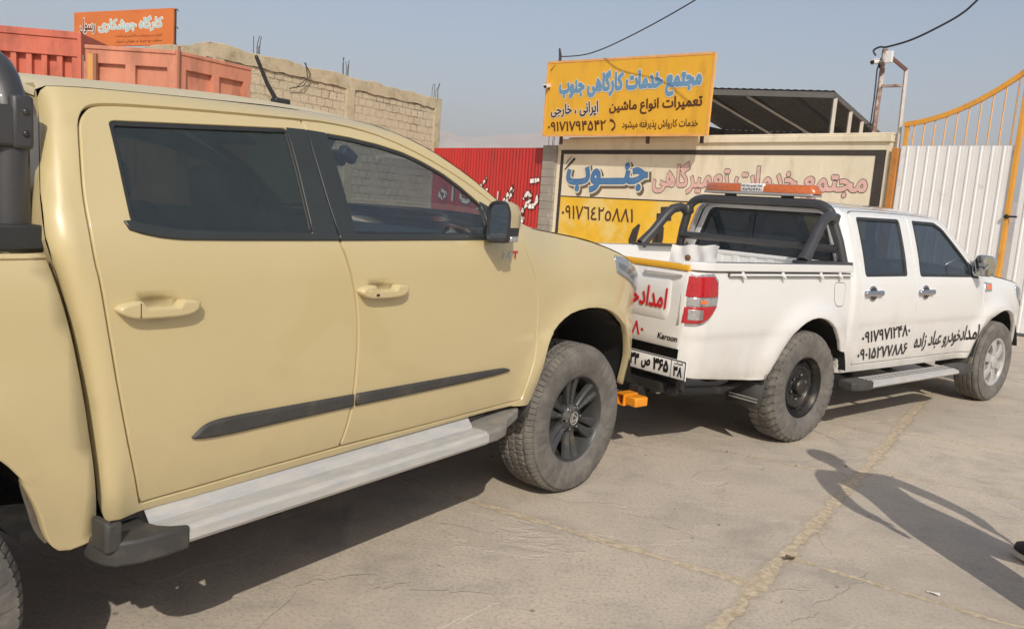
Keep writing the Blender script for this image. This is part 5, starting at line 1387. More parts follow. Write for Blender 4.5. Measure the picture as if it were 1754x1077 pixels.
# ---- painted boundary wall
W_ = wthing('boundary_wall', 'cream and yellow painted wall with pink and blue lettering behind the white pickup', 'wall', 4.0)
b = MB(); wbox(b, -0.12, 8.04, 0, 3.10, -0.25, 0.0); att(b.build('wall_body', cream, None, 0), W_)
b = MB(); wbox(b, -0.05, 8.06, 3.04, 3.16, -0.28, 0.05); wbox(b, 0.25, 8.06, 3.16, 3.20, -0.26, 0.03); att(b.build('coping', cream, None, 30, bevel=.012), W_)
wpoly('yellow_field', [(0.10, 0.0), (7.80, 0.0), (7.80, 1.83), (0.10, 1.76)], 0.003, yellow, W_)
wpoly('dividing_line', [(0.10, 1.755), (7.80, 1.825), (7.80, 1.853), (0.10, 1.783)], 0.006, blackp, W_)
fr_ = [[(0.0, 0), (0.10, 0), (0.10, 2.80), (0.0, 2.90)], [(0.0, 2.90), (0.10, 2.80), (7.80, 2.80), (7.98, 2.90)], [(7.80, 2.80), (7.80, 0), (7.98, 0), (7.98, 2.90)]]
me = bpy.data.meshes.new('painted_border'); vs = []; fs = []
for q in fr_: fs.append(list(range(len(vs), len(vs) + 4))); vs += [tuple(wp(s, z, 0.008)) for s, z in q]
me.from_pydata(vs, [], fs); att(link('painted_border', me, blackp), W_)
T_PINK = '\ufbfd\ufeeb\ufe8e\ufb94\ufeae\ufbff\ufee4\ufecc\ufe97 \ufe95\ufe8e\ufee3\ufeaa\ufea7 \ufeca\ufee4\ufe98\ufea0\ufee3'
T_BLUE = '\ufe8f\ufeee\u0640\u0640\u0640\ufee8\ufe9f'
qp = quad((2.92, 2.66), (7.72, 2.64), (7.72, 1.93), (2.92, 1.86)); qb = quad((0.24, 2.56), (2.78, 2.64), (2.78, 1.94), (0.24, 1.86))
att(letter('letter_outline', T_PINK, onwall(qp, .006), blackp, None, .035, .022), W_); att(letter('pink_lettering', T_PINK, onwall(qp, .009), pinkp, None, .035), W_)
att(letter('letter_shadow', T_BLUE, onwall(quad((0.30, 2.53), (2.84, 2.61), (2.84, 1.88), (0.30, 1.80)), .005), shadp, None, .05, .045), W_)
att(letter('letter_halo', T_BLUE, onwall(qb, .007), cream, None, .05, .035), W_); att(letter('blue_lettering', T_BLUE, onwall(qb, .010), bluep, None, .05), W_)
att(letter('phone_lettering', '\u0660\u0669\u0661\u0667\u0666\u0664\u0662\u0665\u0668\u0668\u0661', onwall(quad((0.18, 1.56), (2.46, 1.58), (2.46, 1.26), (0.18, 1.22)), .010), brownp, None, .012), W_)
# the big half-hidden word below
def stroke(pts, w):
    L_, R_ = [], []
    for i, (s, z) in enumerate(pts):
        a = Vector(pts[max(0, i - 1)]); c = Vector(pts[min(len(pts) - 1, i + 1)]); d = (c - a).normalized(); n_ = Vector((-d.y, d.x))
        ww_ = w[i] if isinstance(w, list) else w
        L_.append((s + n_.x * ww_ / 2, z + n_.y * ww_ / 2)); R_.append((s - n_.x * ww_ / 2, z - n_.y * ww_ / 2))
    return L_, R_
def wstrokes(name, strokes, off, m, e):
    vs = []; fs = []
    for pts, w in strokes:
        L_, R_ = stroke(pts, w); a = len(vs)
        for l, r in zip(L_, R_): vs.append(tuple(wp(*l, off))); vs.append(tuple(wp(*r, off)))
        for i in range(len(pts) - 1): fs.append([a + 2 * i, a + 2 * i + 1, a + 2 * i + 3, a + 2 * i + 2])
    me = bpy.data.meshes.new(name); me.from_pydata(vs, [], fs); return att(link(name, me, m), e)
wstrokes('black_lettering', [([(2.66, 1.24), (2.56, 1.08), (2.50, 0.88), (2.52, 0.68), (2.62, 0.52), (2.80, 0.44), (3.00, 0.46), (3.10, 0.60), (3.14, 0.90), (3.18, 1.15)], [.06, .19, .23, .23, .22, .20, .18, .16, .15, .05]),
    ([(3.06, 0.62), (3.15, 0.62), (3.22, 0.76), (3.26, 1.00), (3.30, 1.24)], [.1, .16, .2, .2, .1]), ([(3.3, 0.66), (3.60, 0.58), (3.82, 0.70), (3.88, 1.00), (3.93, 1.26)], [.1, .16, .2, .2, .1]),
    ([(3.12, 1.43), (3.52, 1.46)], .17), ([(3.22, 1.56), (3.42, 1.58)], .20)], .010, blackp, W_)
wstrokes('painted_tick', [([(0.17, 2.42), (0.33, 2.56), (0.49, 2.70)], [.03, .06, .07])], .010, blackp, W_)
wstrokes('painter_mark', [([(0.20 + .03 * k, 2.56 + .03 * k), (0.24 + .03 * k, 2.62 + .024 * k), (0.23 + .03 * k, 2.66 + .02 * k)], .012) for k in range(6)], .010, blackp, W_)
b = MB()
for r_ in range(15):
    z0 = 0.02 + r_ * 0.2; wbox(b, -0.60, -0.125, z0, z0 + 0.190, -0.22, 0.055 + .004 * (r_ % 3))
wbox(b, -0.585, -0.14, 0.0, 3.0, -0.20, 0.050)
pil = b.build('block_pillar', block, None, 30, bevel=.008); tag(pil, 'narrow grey concrete block pillar between the red fence and the painted wall', 'pillar')
b = MB()
for k, (s, o_, h) in enumerate(((-0.50, -.02, .28), (-0.40, -.06, .24), (-0.32, -.03, .30))): b.tube([wp(s, 2.98, o_), wp(s + .01, 2.98 + h, o_), wp(s + .02, 2.98 + h + .03, o_)], .008, 6)
att2 = b.build('reinforcing_bars', mat('rusty_bar', (92, 70, 56), .8), pil)

# ---- red corrugated fence
redm = mat('red_sheet', (186, 46, 44), 0.55, var=(2, .10), dirt=((140, 58, 48), 3, .50, .8), stretch=(1, 1, .25))
F_ = wthing('corrugated_fence', 'red corrugated metal fence with white brush lettering beside the block pillar', 'fence', -3.2)
def wavy(s): return 0.014 * math.cos(2 * math.pi * s / 0.125)
b = MB(); ss = [-5.6 + 0.0156 * k for k in range(320)]; ss = [s for s in ss if s <= -0.62]
b.grid([[wp(s, z, wavy(s)) for s in ss] for z in (0.05, 1.0, 2.0, 2.955)]); att(b.build('corrugated_sheet', redm, None, 60), F_)
b = MB(); wbox(b, -5.62, -5.54, 0, 3.06, -.06, .02); att(b.build('fence_post', redm, None, 0, bevel=.006), F_)
whp = mat('white_brush_paint', (232, 226, 218), .7, var=(6, .08)); drk = mat('dark_brush_edge', (88, 34, 32), .7)
def wavystrokes(name, strokes, off, m):
    vs = []; fs = []
    for pts, w in strokes:
        pp = []; ww2 = []
        for i in range(len(pts) - 1):
            for k in range(36):
                t = k / 36; pp.append((pts[i][0] * (1 - t) + pts[i + 1][0] * t, pts[i][1] * (1 - t) + pts[i + 1][1] * t)); ww2.append((w[i] * (1 - t) + w[i + 1] * t) if isinstance(w, list) else w)
        pp.append(pts[-1]); ww2.append(w[-1] if isinstance(w, list) else w)
        L_, R_ = stroke(pp, ww2); a = len(vs)
        for l, r in zip(L_, R_): vs.append(tuple(wp(*l, off + wavy(l[0])))); vs.append(tuple(wp(*r, off + wavy(r[0]))))
        for i in range(len(pp) - 1): fs.append([a + 2 * i, a + 2 * i + 1, a + 2 * i + 3, a + 2 * i + 2])
    me = bpy.data.meshes.new(name); me.from_pydata(vs, [], fs); return att(link(name, me, m), F_)
RS = [([(-1.02, 2.10), (-0.86, 2.13)], [.10, .12]), ([(-0.84, 2.12), (-0.70, 2.15)], [.12, .08]),
      ([(-0.70, 1.78), (-0.74, 1.60), (-0.84, 1.47), (-0.98, 1.46), (-1.06, 1.52)], [.04, .10, .12, .12, .06]),
      ([(-1.22, 1.62), (-1.16, 1.74), (-1.06, 1.78), (-0.99, 1.70), (-1.02, 1.60), (-1.12, 1.48), (-1.22, 1.36)], [.05, .12, .14, .14, .12, .10, .08]),
      ([(-1.22, 1.36), (-1.26, 1.22), (-1.36, 1.16)], [.08, .16, .05]), ([(-1.36, 1.16), (-1.24, 1.10), (-1.14, 1.16)], [.1, .16, .08]),
      ([(-1.66, 1.98), (-1.86, 1.72), (-2.06, 1.50)], [.04, .08, .05]), ([(-1.62, 1.86), (-1.84, 1.58), (-2.12, 1.36), (-2.4, 1.28)], [.04, .10, .12, .14]), ([(-2.25, 1.80), (-2.28, 1.36)], [.06, .08]),
      ([(-2.4, 1.28), (-2.8, 1.26), (-3.1, 1.32)], [.12, .10, .08]), ([(-2.75, 2.15), (-2.95, 1.95), (-3.10, 1.80)], [.04, .08, .08]), ([(-2.68, 1.86), (-2.9, 1.70), (-3.10, 1.80)], [.05, .10, .08]), ([(-3.3, 1.62), (-3.55, 1.45), (-3.8, 1.5), (-3.9, 1.7)], [.06, .12, .12, .05]), ([(-4.2, 2.05), (-4.22, 1.45)], [.06, .09]), ([(-4.5, 1.65), (-4.7, 1.5), (-4.9, 1.6), (-4.75, 1.74), (-4.55, 1.66)], .09)]
wavystrokes('lettering_edge', [(p_, [q + .05 for q in w] if isinstance(w, list) else w + .05) for p_, w in RS], .020, drk); wavystrokes('white_lettering', RS, .027, whp)

# ---- yellow sign board on top of the wall
G_ = wthing('sign_board', 'large yellow workshop sign with blue and brown lettering above the painted wall', 'sign', 2.2, .45)
ysign = mat('yellow_sign_paint', (236, 178, 50), 0.45, var=(1.4, .04), dirt=((204, 146, 52), 2.2, .52, .8), stretch=(1, 1, .4)); pinkr = mat('faded_sign_edge', (232, 170, 100), .6, var=(5, .1))
SL, SR, ZT0, ZT1, ZB0, ZB1 = -0.235, 4.52, 4.94, 4.765, 3.205, 3.155
def sq(u, v): return (SL + (SR - SL) * u + (0.0), (ZB0 + (ZB1 - ZB0) * u) * (1 - v) + (ZT0 + (ZT1 - ZT0) * u) * v)
b = MB(); pf = [wp(*sq(u, v), .45) for u, v in ((0, 0), (1, 0), (1, 1), (0, 1))]; b.prism(pf, WN * -0.08); att(b.build('board', ysign, None, 0, bevel=.01), G_)
b = MB()
for a, c in (((0, 0), (1, 0)), ((1, 0), (1, 1)), ((1, 1), (0, 1)), ((0, 1), (0, 0))): b.bar(wp(*sq(*a), .452), wp(*sq(*c), .452), .05, .012, tuple(WN))
att(b.build('board_edging', pinkr, None, 0), G_)
skyb = mat('sky_blue_lettering', (108, 150, 182), .5, var=(5, .06), dirt=((206, 178, 96), 7, .62, .85)); whl = mat('white_outline', (232, 226, 210), .5); brn = mat('brown_lettering', (86, 46, 22), .5, dirt=((190, 130, 44), 9, .60, .85))
def sgn_text(name, s, tl, tr, br, bl, m, bold, grow=0, off=.458): return att(letter(name, s, onwall(quad(tl, tr, br, bl), off), m, None, bold, grow), G_)
S1 = '\ufe8f\ufeee\ufee8\ufe9f \ufbfd\ufeeb\ufe8e\ufb94\ufead\ufe8e\ufb90 \ufe95\ufe8e\ufee3\ufeaa\ufea7 \ufeca\ufee4\ufe98\ufea0\ufee3'
a_ = ((0.18, 4.66), (4.26, 4.62), (4.30, 3.96), (0.22, 3.97))
sgn_text('letter_outline', S1, *a_, whl, .065, .035, .457); sgn_text('blue_lettering', S1, *a_, skyb, .065, 0, .460)
sgn_text('brown_lettering', '\ufee6\ufbff\ufeb7\ufe8e\ufee3 \ufec9\ufe8d\ufeee\ufee7\ufe8d \ufe95\ufe8d\ufeae\ufbff\ufee4\ufecc\ufe97', (1.84, 3.93), (4.33, 3.97), (4.36, 3.62), (1.86, 3.62), brn, .03)
S2B = '\ufbfd\ufe9f\ufead\ufe8e\ufea7 \u060c \ufbfd\ufee7\ufe8d\ufeae\ufbfe\ufe8d'
a_ = ((-0.03, 3.93), (1.50, 3.97), (1.54, 3.62), (0.0, 3.62)); sgn_text('letter_outline', S2B, *a_, whl, .03, .05, .457); sgn_text('dark_lettering', S2B, *a_, mat('dark_lettering', (52, 44, 52), .5), .03, 0, .460)
sgn_text('brown_lettering', '\ufea9\ufeee\ufeb8\ufbff\ufee3 \ufeea\ufe98\ufed3\ufeae\ufbfe\ufeac\ufb58 \ufeb5\ufe8d\ufeed\ufead\ufe8e\ufb90 \ufe95\ufe8e\ufee3\ufeaa\ufea7', (2.27, 3.50), (4.28, 3.49), (4.30, 3.27), (2.28, 3.28), brn, .012)
sgn_text('phone_lettering', '\u06f0\u06f9\u06f1\u06f7\u06f1\u06f7\u06f9\u06f4\u06f5\u06f4\u06f2', (-0.09, 3.53), (1.78, 3.53), (1.80, 3.29), (-0.08, 3.30), brn, .02)
def sstroke(name, strokes, off, m):
    return wstrokes(name, strokes, off, m, G_)
sstroke('phone_symbol', [([(1.90, 3.52), (1.99, 3.50), (2.06, 3.43), (2.06, 3.36), (1.98, 3.29)], [.06, .05, .03, .05, .06])], .458, brn)
wstrokes('painter_mark', [([(-0.14 + .03 * k, 4.72 + .03 * k), (-0.10 + .03 * k, 4.78 + .022 * k)], .012) for k in range(5)], .458, brn, G_)
mpm = mat('rusty_frame', (84, 62, 52), .8, var=(8, .2))
for s_ in (0.25, 2.9, 4.3): att(wbox(MB(), s_, s_ + .06, 3.0, 4.7, .30, .36).build('mounting_post', mpm, None, 0), G_)
b = MB(); b.tube([wp(0.12, 4.9, .40), wp(0.10, 5.10, .40), wp(0.06, 5.26, .40)], [.03, .035, .02], 8); b.box(wp(.1, 5.0, .40), (.07, .07, .12)); att(b.build('cable_bracket', MT['black'], None), G_)
def cctv(name, loc, look, label):
    e = empty(name, label, 'camera', loc); look = Vector(look).normalized()
    rot = look.to_track_quat('X', 'Z').to_matrix()
    b = MB(); b.tube([loc + rot @ Vector((-.11, 0, 0)), loc + rot @ Vector((.09, 0, 0))], .045, 14); b.tube([loc + rot @ Vector((-.13, 0, .035)), loc + rot @ Vector((.12, 0, .040))], .05, 12, flat=.25); att(b.build('camera_body', mat('white_casing', (232, 230, 224), .4), None, 40), e)
    b = MB(); b.tube([loc + rot @ Vector((.09, 0, 0)), loc + rot @ Vector((.10, 0, 0))], .040, 14); att(b.build('camera_lens', MT['black'], None), e)
    b = MB(); b.tube([loc + rot @ Vector((-.08, 0, -.03)), loc + rot @ Vector((-.10, 0, -.10)), loc + rot @ Vector((-.14, 0, -.12))], .018, 8); att(b.build('camera_bracket', MT['black'], None), e)
    return e
e = cctv('security_camera', wp(-0.11, 4.36, .56), (-.55, -.9, -.25), 'white security camera hung on the left edge of the yellow sign')
# ---- cables
def cable(name, pts, r, label):
    out = []
    for i in range(len(pts) - 1):
        p0, p1, p2, p3 = [Vector(pts[max(0, min(len(pts) - 1, i + k))]) for k in (-1, 0, 1, 2)]
        for k in range(10):
            t = k / 10; out.append(0.5 * ((2 * p1) + (p2 - p0) * t + (2 * p0 - 5 * p1 + 4 * p2 - p3) * t * t + (3 * p1 - p0 - 3 * p2 + p3) * t ** 3))
    out.append(Vector(pts[-1])); b = MB(); b.tube(out, r, 6); return tag(b.build(name, MT['black'], None), label, 'cable')
def pix(x, y, d):
    v = fwd + r2 * ((x - 877) / 1368.76) - u2 * ((y - 538.5) / 1368.76); return Vector((0, 0, CAM_H)) + v * d
cable('overhead_cable', [wp(0.09, 5.06, .40), pix(1010, 92, 18.5), pix(1080, 62, 17.0), pix(1190, 1, 15.2), pix(1300, -75, 13.5)], .013, 'thin black cable rising from the yellow sign to the top edge')
# ---- pole frame with lamp and camera
rust = mat('rusty_pole', (134, 104, 92), .7, var=(6, .2), dirt=((196, 186, 176), 5, .48, .6)); pale = mat('pale_pole', (196, 186, 176), .6, var=(6, .1), dirt=((130, 96, 78), 6, .58, .7))
P_ = wthing('pole_frame', 'rusty two legged pole frame carrying a floodlight at the right end of the wall', 'pole', 7.9, -.10)
b = MB(); b.bar(wp(7.66, 3.10, -.10), wp(7.67, 4.66, -.10), .07); att(b.build('pole_leg', rust, None, 0, bevel=.006), P_)
b = MB(); b.bar(wp(8.14, 2.75, -.06), wp(8.085, 4.28, -.10), .055); att(b.build('pole_leg', pale, None, 0, bevel=.006), P_)
b = MB(); b.bar(wp(7.70, 4.02, -.10), wp(8.08, 4.01, -.10), .05); att(b.build('cross_bar', rust, None, 0), P_)
b = MB(); b.bar(wp(8.10, 4.26, -.09), wp(7.86, 4.47, .0), .09, .06); att(b.build('lamp_arm', mat('brown_arm', (106, 74, 66), .6), None, 0, bevel=.006), P_)
b = MB(); b.box(wp(7.83, 4.48, .06), (.13, .06, .20), Matrix((WU, -WN, Vector((0, 0, 1)))).transposed()); att(b.build('flood_lamp', mat('white_lamp_case', (226, 224, 220), .4), None, 0, bevel=.012), P_)
b = MB(); b.tube([wp(7.60, 3.15, -.06), wp(7.615, 3.8, -.05), wp(7.60, 4.3, -.05), wp(7.64, 4.5, -.05)], .012, 6); b.tube([wp(7.50, 3.36, -.10), wp(7.66, 3.36, -.10)], .012, 6); att(b.build('loose_wire', MT['black'], None), P_)
cctv('security_camera', wp(7.58, 4.43, .0), (-.85, -.5, -.22), 'white bullet security camera on the rusty pole frame')
cable('overhead_cable', [wp(7.52, 4.56, -.1), wp(7.47, 4.65, -.1), wp(7.58, 4.70, -.1), wp(7.70, 4.69, -.1), pix(1560, 69, 13.6), pix(1605, 48, 13.2), pix(1650, 22, 12.9), pix(1690, -14, 12.6), pix(1780, -90, 12)], .017, 'black cable drooping from the rusty pole frame to the top right')

# ---- white sheet gate with orange frame
gw = mat('white_gate_sheet', (232, 229, 224), 0.5, var=(1.5, .04), dirt=((176, 166, 150), 2.2, .62, .85)); go = mat('orange_gate_frame', (222, 158, 60), 0.5, var=(3, .08), dirt=((166, 116, 62), 5, .6, .8))
b = MB(); wbox(b, 8.09, 8.20, 0, 2.93, -.05, .06); tag(b.build('gate_post', mat('orange_post', (186, 124, 56), .6, var=(4, .12), dirt=((130, 88, 50), 5, .55, .75)), None, 0, bevel=.008), 'orange brown gate post between the painted wall and the white gate', 'gate post')
def gate(s0, s1, curve, label, mirror=False):
    e = wthing('metal_gate', label, 'gate', (s0 + s1) / 2)
    b = MB(); prof = []; s = s0 + .02
    while s < s1 - .02:
        for ds, o_ in ((0, 0), (.075, 0), (.090, .011), (.112, .011), (.125, 0), (.16, .002)): prof.append((min(s + ds, s1 - .02), o_))
        s += .165
    b.grid([[wp(q, z, .02 + o_) for q, o_ in prof] for z in (0.06, 1.0, 2.0, 2.965)]); att(b.build('sheet_panel', gw, None, 20), e)
    b = MB(); cp = [(s0 + (s1 - s0) * k / 24, curve(k / 24)) for k in range(25)]
    for (a0, z0), (a1, z1) in zip(cp, cp[1:]): b.bar(wp(a0, z0, 0), wp(a1 + .004, z1, 0), .055, .078)
    att(b.build('arched_rail', go, None, 0), e)
    for s, zt in ((s0 + .05, curve(.02)), (s1 - .05, curve(.98))):
        b = MB(); wbox(b, s - .032, s + .032, .04, zt, -.045, .012 if s < s1 - 1 else .052); att(b.build('gate_stile', go, None, 0, bevel=.006), e)
    n = 10
    for k in range(1, n + 1):
        u = k / (n + 1); b = MB(); sx = s0 + (s1 - s0) * u; b.bar(wp(sx, 2.9, -.01), wp(sx, curve(u) - .03, -.01), .016); att(b.build('gate_bar', pinkr, None, 0), e)
    b = MB()
    for z in (.3, 1.5, 2.85): wbox(b, s0 + .1, s1 - .1, z - .03, z + .03, -.06, -.02)
    att(b.build('back_rail', go, None, 0), e)
    return e
def cv(u): return 3.33 + 0.20 * u + 0.66 * u ** 2.1
gate(8.22, 10.06, cv, 'white ribbed gate leaf with orange frame and upward sweeping top rail beside the wall')
g2 = gate(10.12, 12.0, lambda u: cv(1 - u), 'second white gate leaf hung right of the latch at the frame edge')
b = MB()
b.ball(wp(10.02, 1.86, .075), .035, 8)
b.bar(wp(9.98, 1.86, .06), wp(10.16, 1.86, .06), .03); tag(b.build('gate_latch', MT['under'], None), 'dark latch bolt on the orange stile where the gate leaves meet', 'latch')

# ---- open sided shed behind the wall
H_ = empty('shed', 'open sided shed with dark corrugated sloping roof behind the yellow sign', 'shed', (8, 24, 0))
roofm = mat('dark_sheet_roof', (92, 89, 85), .7, var=(2, .15), dirt=((92, 86, 78), 3, .55, .8)); stl = mat('pale_steel', (190, 180, 164), .6, var=(4, .1)); shin_ = mat('shed_back', (70, 66, 60), .9, var=(1, .15))
RU = Vector((8.44 - 5.34, 22.86 - 23.86, 0)).normalized(); P2 = Vector((8.47, 22.85, 5.2)); P3 = Vector((11.25, 25.7, 4.42)); BK = P3 - P2
def rp(a, t, dz=0): return P2 - RU * a + BK * t + Vector((0, 0, dz))
b = MB(); b.grid([[rp(a, t, .010 * math.cos(a * 2 * math.pi / .2)) for a in [k * .05 for k in range(100)]] for t in (-.02, .33, .66, 1.0)]); att(b.build('roof', roofm, None, 60), H_)
b = MB(); b.bar(rp(0, 0, -.10), rp(4.9, 0, -.10), .06, .16); b.bar(rp(0, 0, -.10), rp(0, 1, -.10), .08, .14); b.bar(rp(0, 1, -.1), rp(4.9, 1, -.1), .06, .14)
for a in (1.2, 2.4, 3.6): b.bar(rp(a, 0, -.12), rp(a, 1, -.12), .06, .12)
att(b.build('roof_beam', roofm, None, 0), H_)
for a, t in ((0, .02), (0, .30), (0, .52), (0, .76), (4.8, 0), (4.8, 1)):
    p_ = rp(a, t, -.16); b = MB(); b.bar(Vector((p_.x, p_.y, 0)), p_, .10); att(b.build('shed_post', stl, None, 0), H_)
b = MB(); b.bar(rp(3.6, .02, -.15), rp(2.0, .6, -.9), .05); b.bar(rp(2.4, .02, -.15), rp(0.8, .6, -.9), .05); att(b.build('roof_brace', stl, None, 0), H_)
b = MB(); b.grid([[Vector((p_.x, p_.y, z)) for p_ in (rp(0, 1), rp(2.5, 1), rp(4.9, 1), rp(4.9, 0))] for z in (0, 4.42)]); att(b.build('back_wall', shin_, None, 0), H_)

# ---- raw brick building
def brick_mat():
    m = bpy.data.materials.new('rough_blockwork'); m.use_nodes = True; nt = m.node_tree; N = nt.nodes; L = nt.links; bs = N['Principled BSDF']
    tc = N.new('ShaderNodeTexCoord'); mp = N.new('ShaderNodeMapping'); mp.inputs['Rotation'].default_value = (R(90), 0, 0); L.new(tc.outputs['Object'], mp.inputs[0])
    nz = N.new('ShaderNodeTexNoise'); nz.inputs['Scale'].default_value = 9; nz.inputs['Detail'].default_value = 6; L.new(tc.outputs['Object'], nz.inputs['Vector'])
    va = N.new('ShaderNodeVectorMath'); va.operation = 'MULTIPLY_ADD'; L.new(nz.outputs['Color'], va.inputs[0]); va.inputs[1].default_value = (.085, .085, .085); L.new(mp.outputs[0], va.inputs[2])
    br = N.new('ShaderNodeTexBrick'); L.new(va.outputs[0], br.inputs['Vector']); br.inputs['Scale'].default_value = 1; br.inputs['Brick Width'].default_value = .27; br.inputs['Row Height'].default_value = .205; br.inputs['Mortar Size'].default_value = .013; br.inputs['Mortar Smooth'].default_value = .3
    br.inputs['Color1'].default_value = (*lin((206, 190, 160)), 1); br.inputs['Color2'].default_value = (*lin((190, 174, 146)), 1); br.inputs['Mortar'].default_value = (*lin((126, 110, 90)), 1); br.offset = .5  # dark mortar tone stands in for shadows of protruding mortar
    n2 = N.new('ShaderNodeTexNoise'); n2.inputs['Scale'].default_value = 1.1; n2.inputs['Detail'].default_value = 9; n2.inputs['Roughness'].default_value = .7; L.new(tc.outputs['Object'], n2.inputs['Vector'])
    mr = N.new('ShaderNodeMapRange'); mr.inputs[1].default_value = .38; mr.inputs[2].default_value = .56; L.new(n2.outputs['Fac'], mr.inputs[0])
    mx = N.new('ShaderNodeMix'); mx.data_type = 'RGBA'; L.new(mr.outputs[0], mx.inputs[0]); L.new(br.outputs['Color'], mx.inputs[6]); mx.inputs[7].default_value = (*lin((202, 187, 158)), 1); L.new(mx.outputs[2], bs.inputs['Base Color'])
    n3 = N.new('ShaderNodeTexNoise'); n3.inputs['Scale'].default_value = 30; n3.inputs['Detail'].default_value = 6; L.new(tc.outputs['Object'], n3.inputs['Vector'])
    h = N.new('ShaderNodeMath'); h.operation = 'MULTIPLY_ADD'; L.new(br.outputs['Fac'], h.inputs[0]); h.inputs[1].default_value = -1.0; L.new(n3.outputs['Fac'], h.inputs[2])
    bp = N.new('ShaderNodeBump'); bp.inputs['Distance'].default_value = .03; L.new(h.outputs[0], bp.inputs['Height']); L.new(bp.outputs[0], bs.inputs['Normal']); bs.inputs['Roughness'].default_value = .95
    return m
BC = Vector((-6.71, 17.41, 0)); BU = Vector((.5165, .8563, 0)); bang = math.atan2(BU.y, BU.x)
B_ = empty('brick_building', 'unfinished flat roofed blockwork building with rebar tufts along its roof edge', 'building', BC, bang)
bmat = brick_mat(); conc = mat('rough_concrete', (188, 173, 144), .92, var=(2, .1), dirt=((150, 130, 98), 3, .5, .75), bump=(18, .015))
BL, BD, BH = 8.03, 7.5, 4.4
b = MB(); b.box((BL / 2, BD / 2, (BH - .3) / 2), (BL - .02, BD - .02, BH - .3)); b.build('wall', bmat, B_, 0)
rnd = random.Random(9)
b = MB(); n_ = 46
for x0_, x1_, y_, ax_ in ((-.03, BL + .03, .10, 0), (-.03, BD + .03, .10, 1), (-.03, BL + .03, BD - .10, 0), (-.03, BD + .03, BL - .10, 1)):
    rows = [[], [], [], [], []]
    for k in range(n_ + 1):
        t = x0_ + (x1_ - x0_) * k / n_; top = BH + rnd.uniform(-.022, .018) + .018 * math.sin(k * .7); o_ = rnd.uniform(-.012, .012); lo = BH - .30 + rnd.uniform(-.02, .02)
        for r_, (dy, z) in zip(rows, ((-.13 + o_, lo), (-.13 + o_, top - .02), (-.11, top), (.11, top), (.13, lo))):
            r_.append((t, y_ + dy, z) if ax_ == 0 else (y_ + dy, t, z))
    b.grid(rows)
b.build('ring_beam', conc, B_, 25)
b = MB(); b.box((BL / 2, BD / 2, BH - .17), (BL - .1, BD - .1, .10)); b.build('roof_slab', conc, B_, 0)
for x, y in ((.14, .11), (4.2, .11), (BL - .14, .11), (.12, BD - .15), (BL - .12, BD - .15)):
    b = MB(); b.box((x, y, (BH - .3) / 2), (.30, .30, BH - .3)); b.build('column', conc, B_, 0, bevel=.015)
rb_ = mat('rebar', (70, 60, 54), .8); rnd = random.Random(2)
for x, y in ((1.35, .2), (4.2, .15), (BL - .12, .15)):
    b = MB()
    for k in range(5):
        x0, y0 = x + rnd.uniform(-.14, .14), y + rnd.uniform(-.08, .1); h = rnd.uniform(.28, .5)
        b.tube([(x0, y0, BH - .02), (x0 + rnd.uniform(-.02, .02), y0, BH + h * .6), (x0 + rnd.uniform(-.09, .09), y0 + rnd.uniform(-.05, .05), BH + h)], .008, 6)
    b.build('rebar_tuft', rb_, B_)
b = MB(); b.tube([(2.55, -.05, BH + .05), (2.7, -.12, BH - .2), (2.5, -.1, BH - .5), (2.1, -.06, BH - .62)], .012, 6); b.tube([(2.6, -.05, BH + .05), (2.62, -.1, BH - .3), (2.3, -.1, BH - .55)], .01, 6); b.build('hanging_wire', MT['black'], B_)

# ---- orange sign on its roof
OA, OB = Vector((-11.39, 20.57, 0)), Vector((-8.36, 19.27, 0)); OU = (OB - OA).normalized(); ON = Vector((OU.y, -OU.x, 0))
O_ = empty('sign_board', 'orange welding workshop sign with white edged lettering on the building roof', 'sign', OB)
def op(s, z, off=0): return OA + OU * s + ON * off + Vector((0, 0, z))
OLn = (OB - OA).length
om = mat('orange_sign_paint', (210, 118, 58), .5, var=(1.5, .06), dirt=((202, 104, 52), 2, .55, .8))
b = MB(); b.prism([op(0, 4.58), op(OLn, 4.58), op(OLn, 5.42), op(0, 5.40)], ON * -.05); att(b.build('board', om, None, 0, bevel=.006), O_)
def osg(name, s, tl, tr, br, bl, m, bold, grow=0, off=.004):
    q = quad(tl, tr, br, bl)
    def f(u, v):
        a, z = q(u, v); return op(a, z, off)
    return att(letter(name, s, f, m, None, bold, grow), O_)
gl_ = mat('pale_blue_lettering', (168, 196, 196), .5)
O1 = '\ufbfc\ufead\ufe8e\ufb91\ufeb7\ufeee\ufe9f \ufee9\ufe8e\ufb94\ufead\ufe8e\ufb90'; a_ = ((0.86, 5.24), (2.98, 5.26), (2.98, 4.92), (0.86, 4.90))
osg('letter_outline', O1, *a_, whl, .03, .05); osg('pale_lettering', O1, *a_, gl_, .03, 0, .008)
O2 = '\ufedd\ufeee\ufeb3\ufead'; a_ = ((0.22, 5.26), (0.76, 5.22), (0.74, 4.88), (0.20, 4.90)); osg('letter_outline', O2, *a_, whl, .02, .06); osg('dark_lettering', O2, *a_, drk, .02, 0, .008)
osg('small_lettering', '\ufe96\ufea7\ufe8e\ufeb3 \ufeed \ufeae\ufee8\ufbff\ufe98\ufee7\ufe8e\ufb90 \ufeed \ufee9\ufeae\ufea0\ufee8\ufb58 \ufeed \ufe8f\ufead\ufea9 \ufec9\ufe8d\ufeee\ufee7\ufe8d', (1.45, 4.85), (2.97, 4.86), (2.97, 4.77), (1.45, 4.76), brn, .0)
osg('small_lettering', '\ufead\ufe8e\ufbff\ufeb3 \ufeb5\ufeee\ufe9f \ufeed \ufe8e\ufb58\ufeae\ufea7 \ufeed \ufed2\ufed8\ufeb3', (1.45, 4.73), (2.97, 4.74), (2.97, 4.65), (1.45, 4.64), brn, .0)
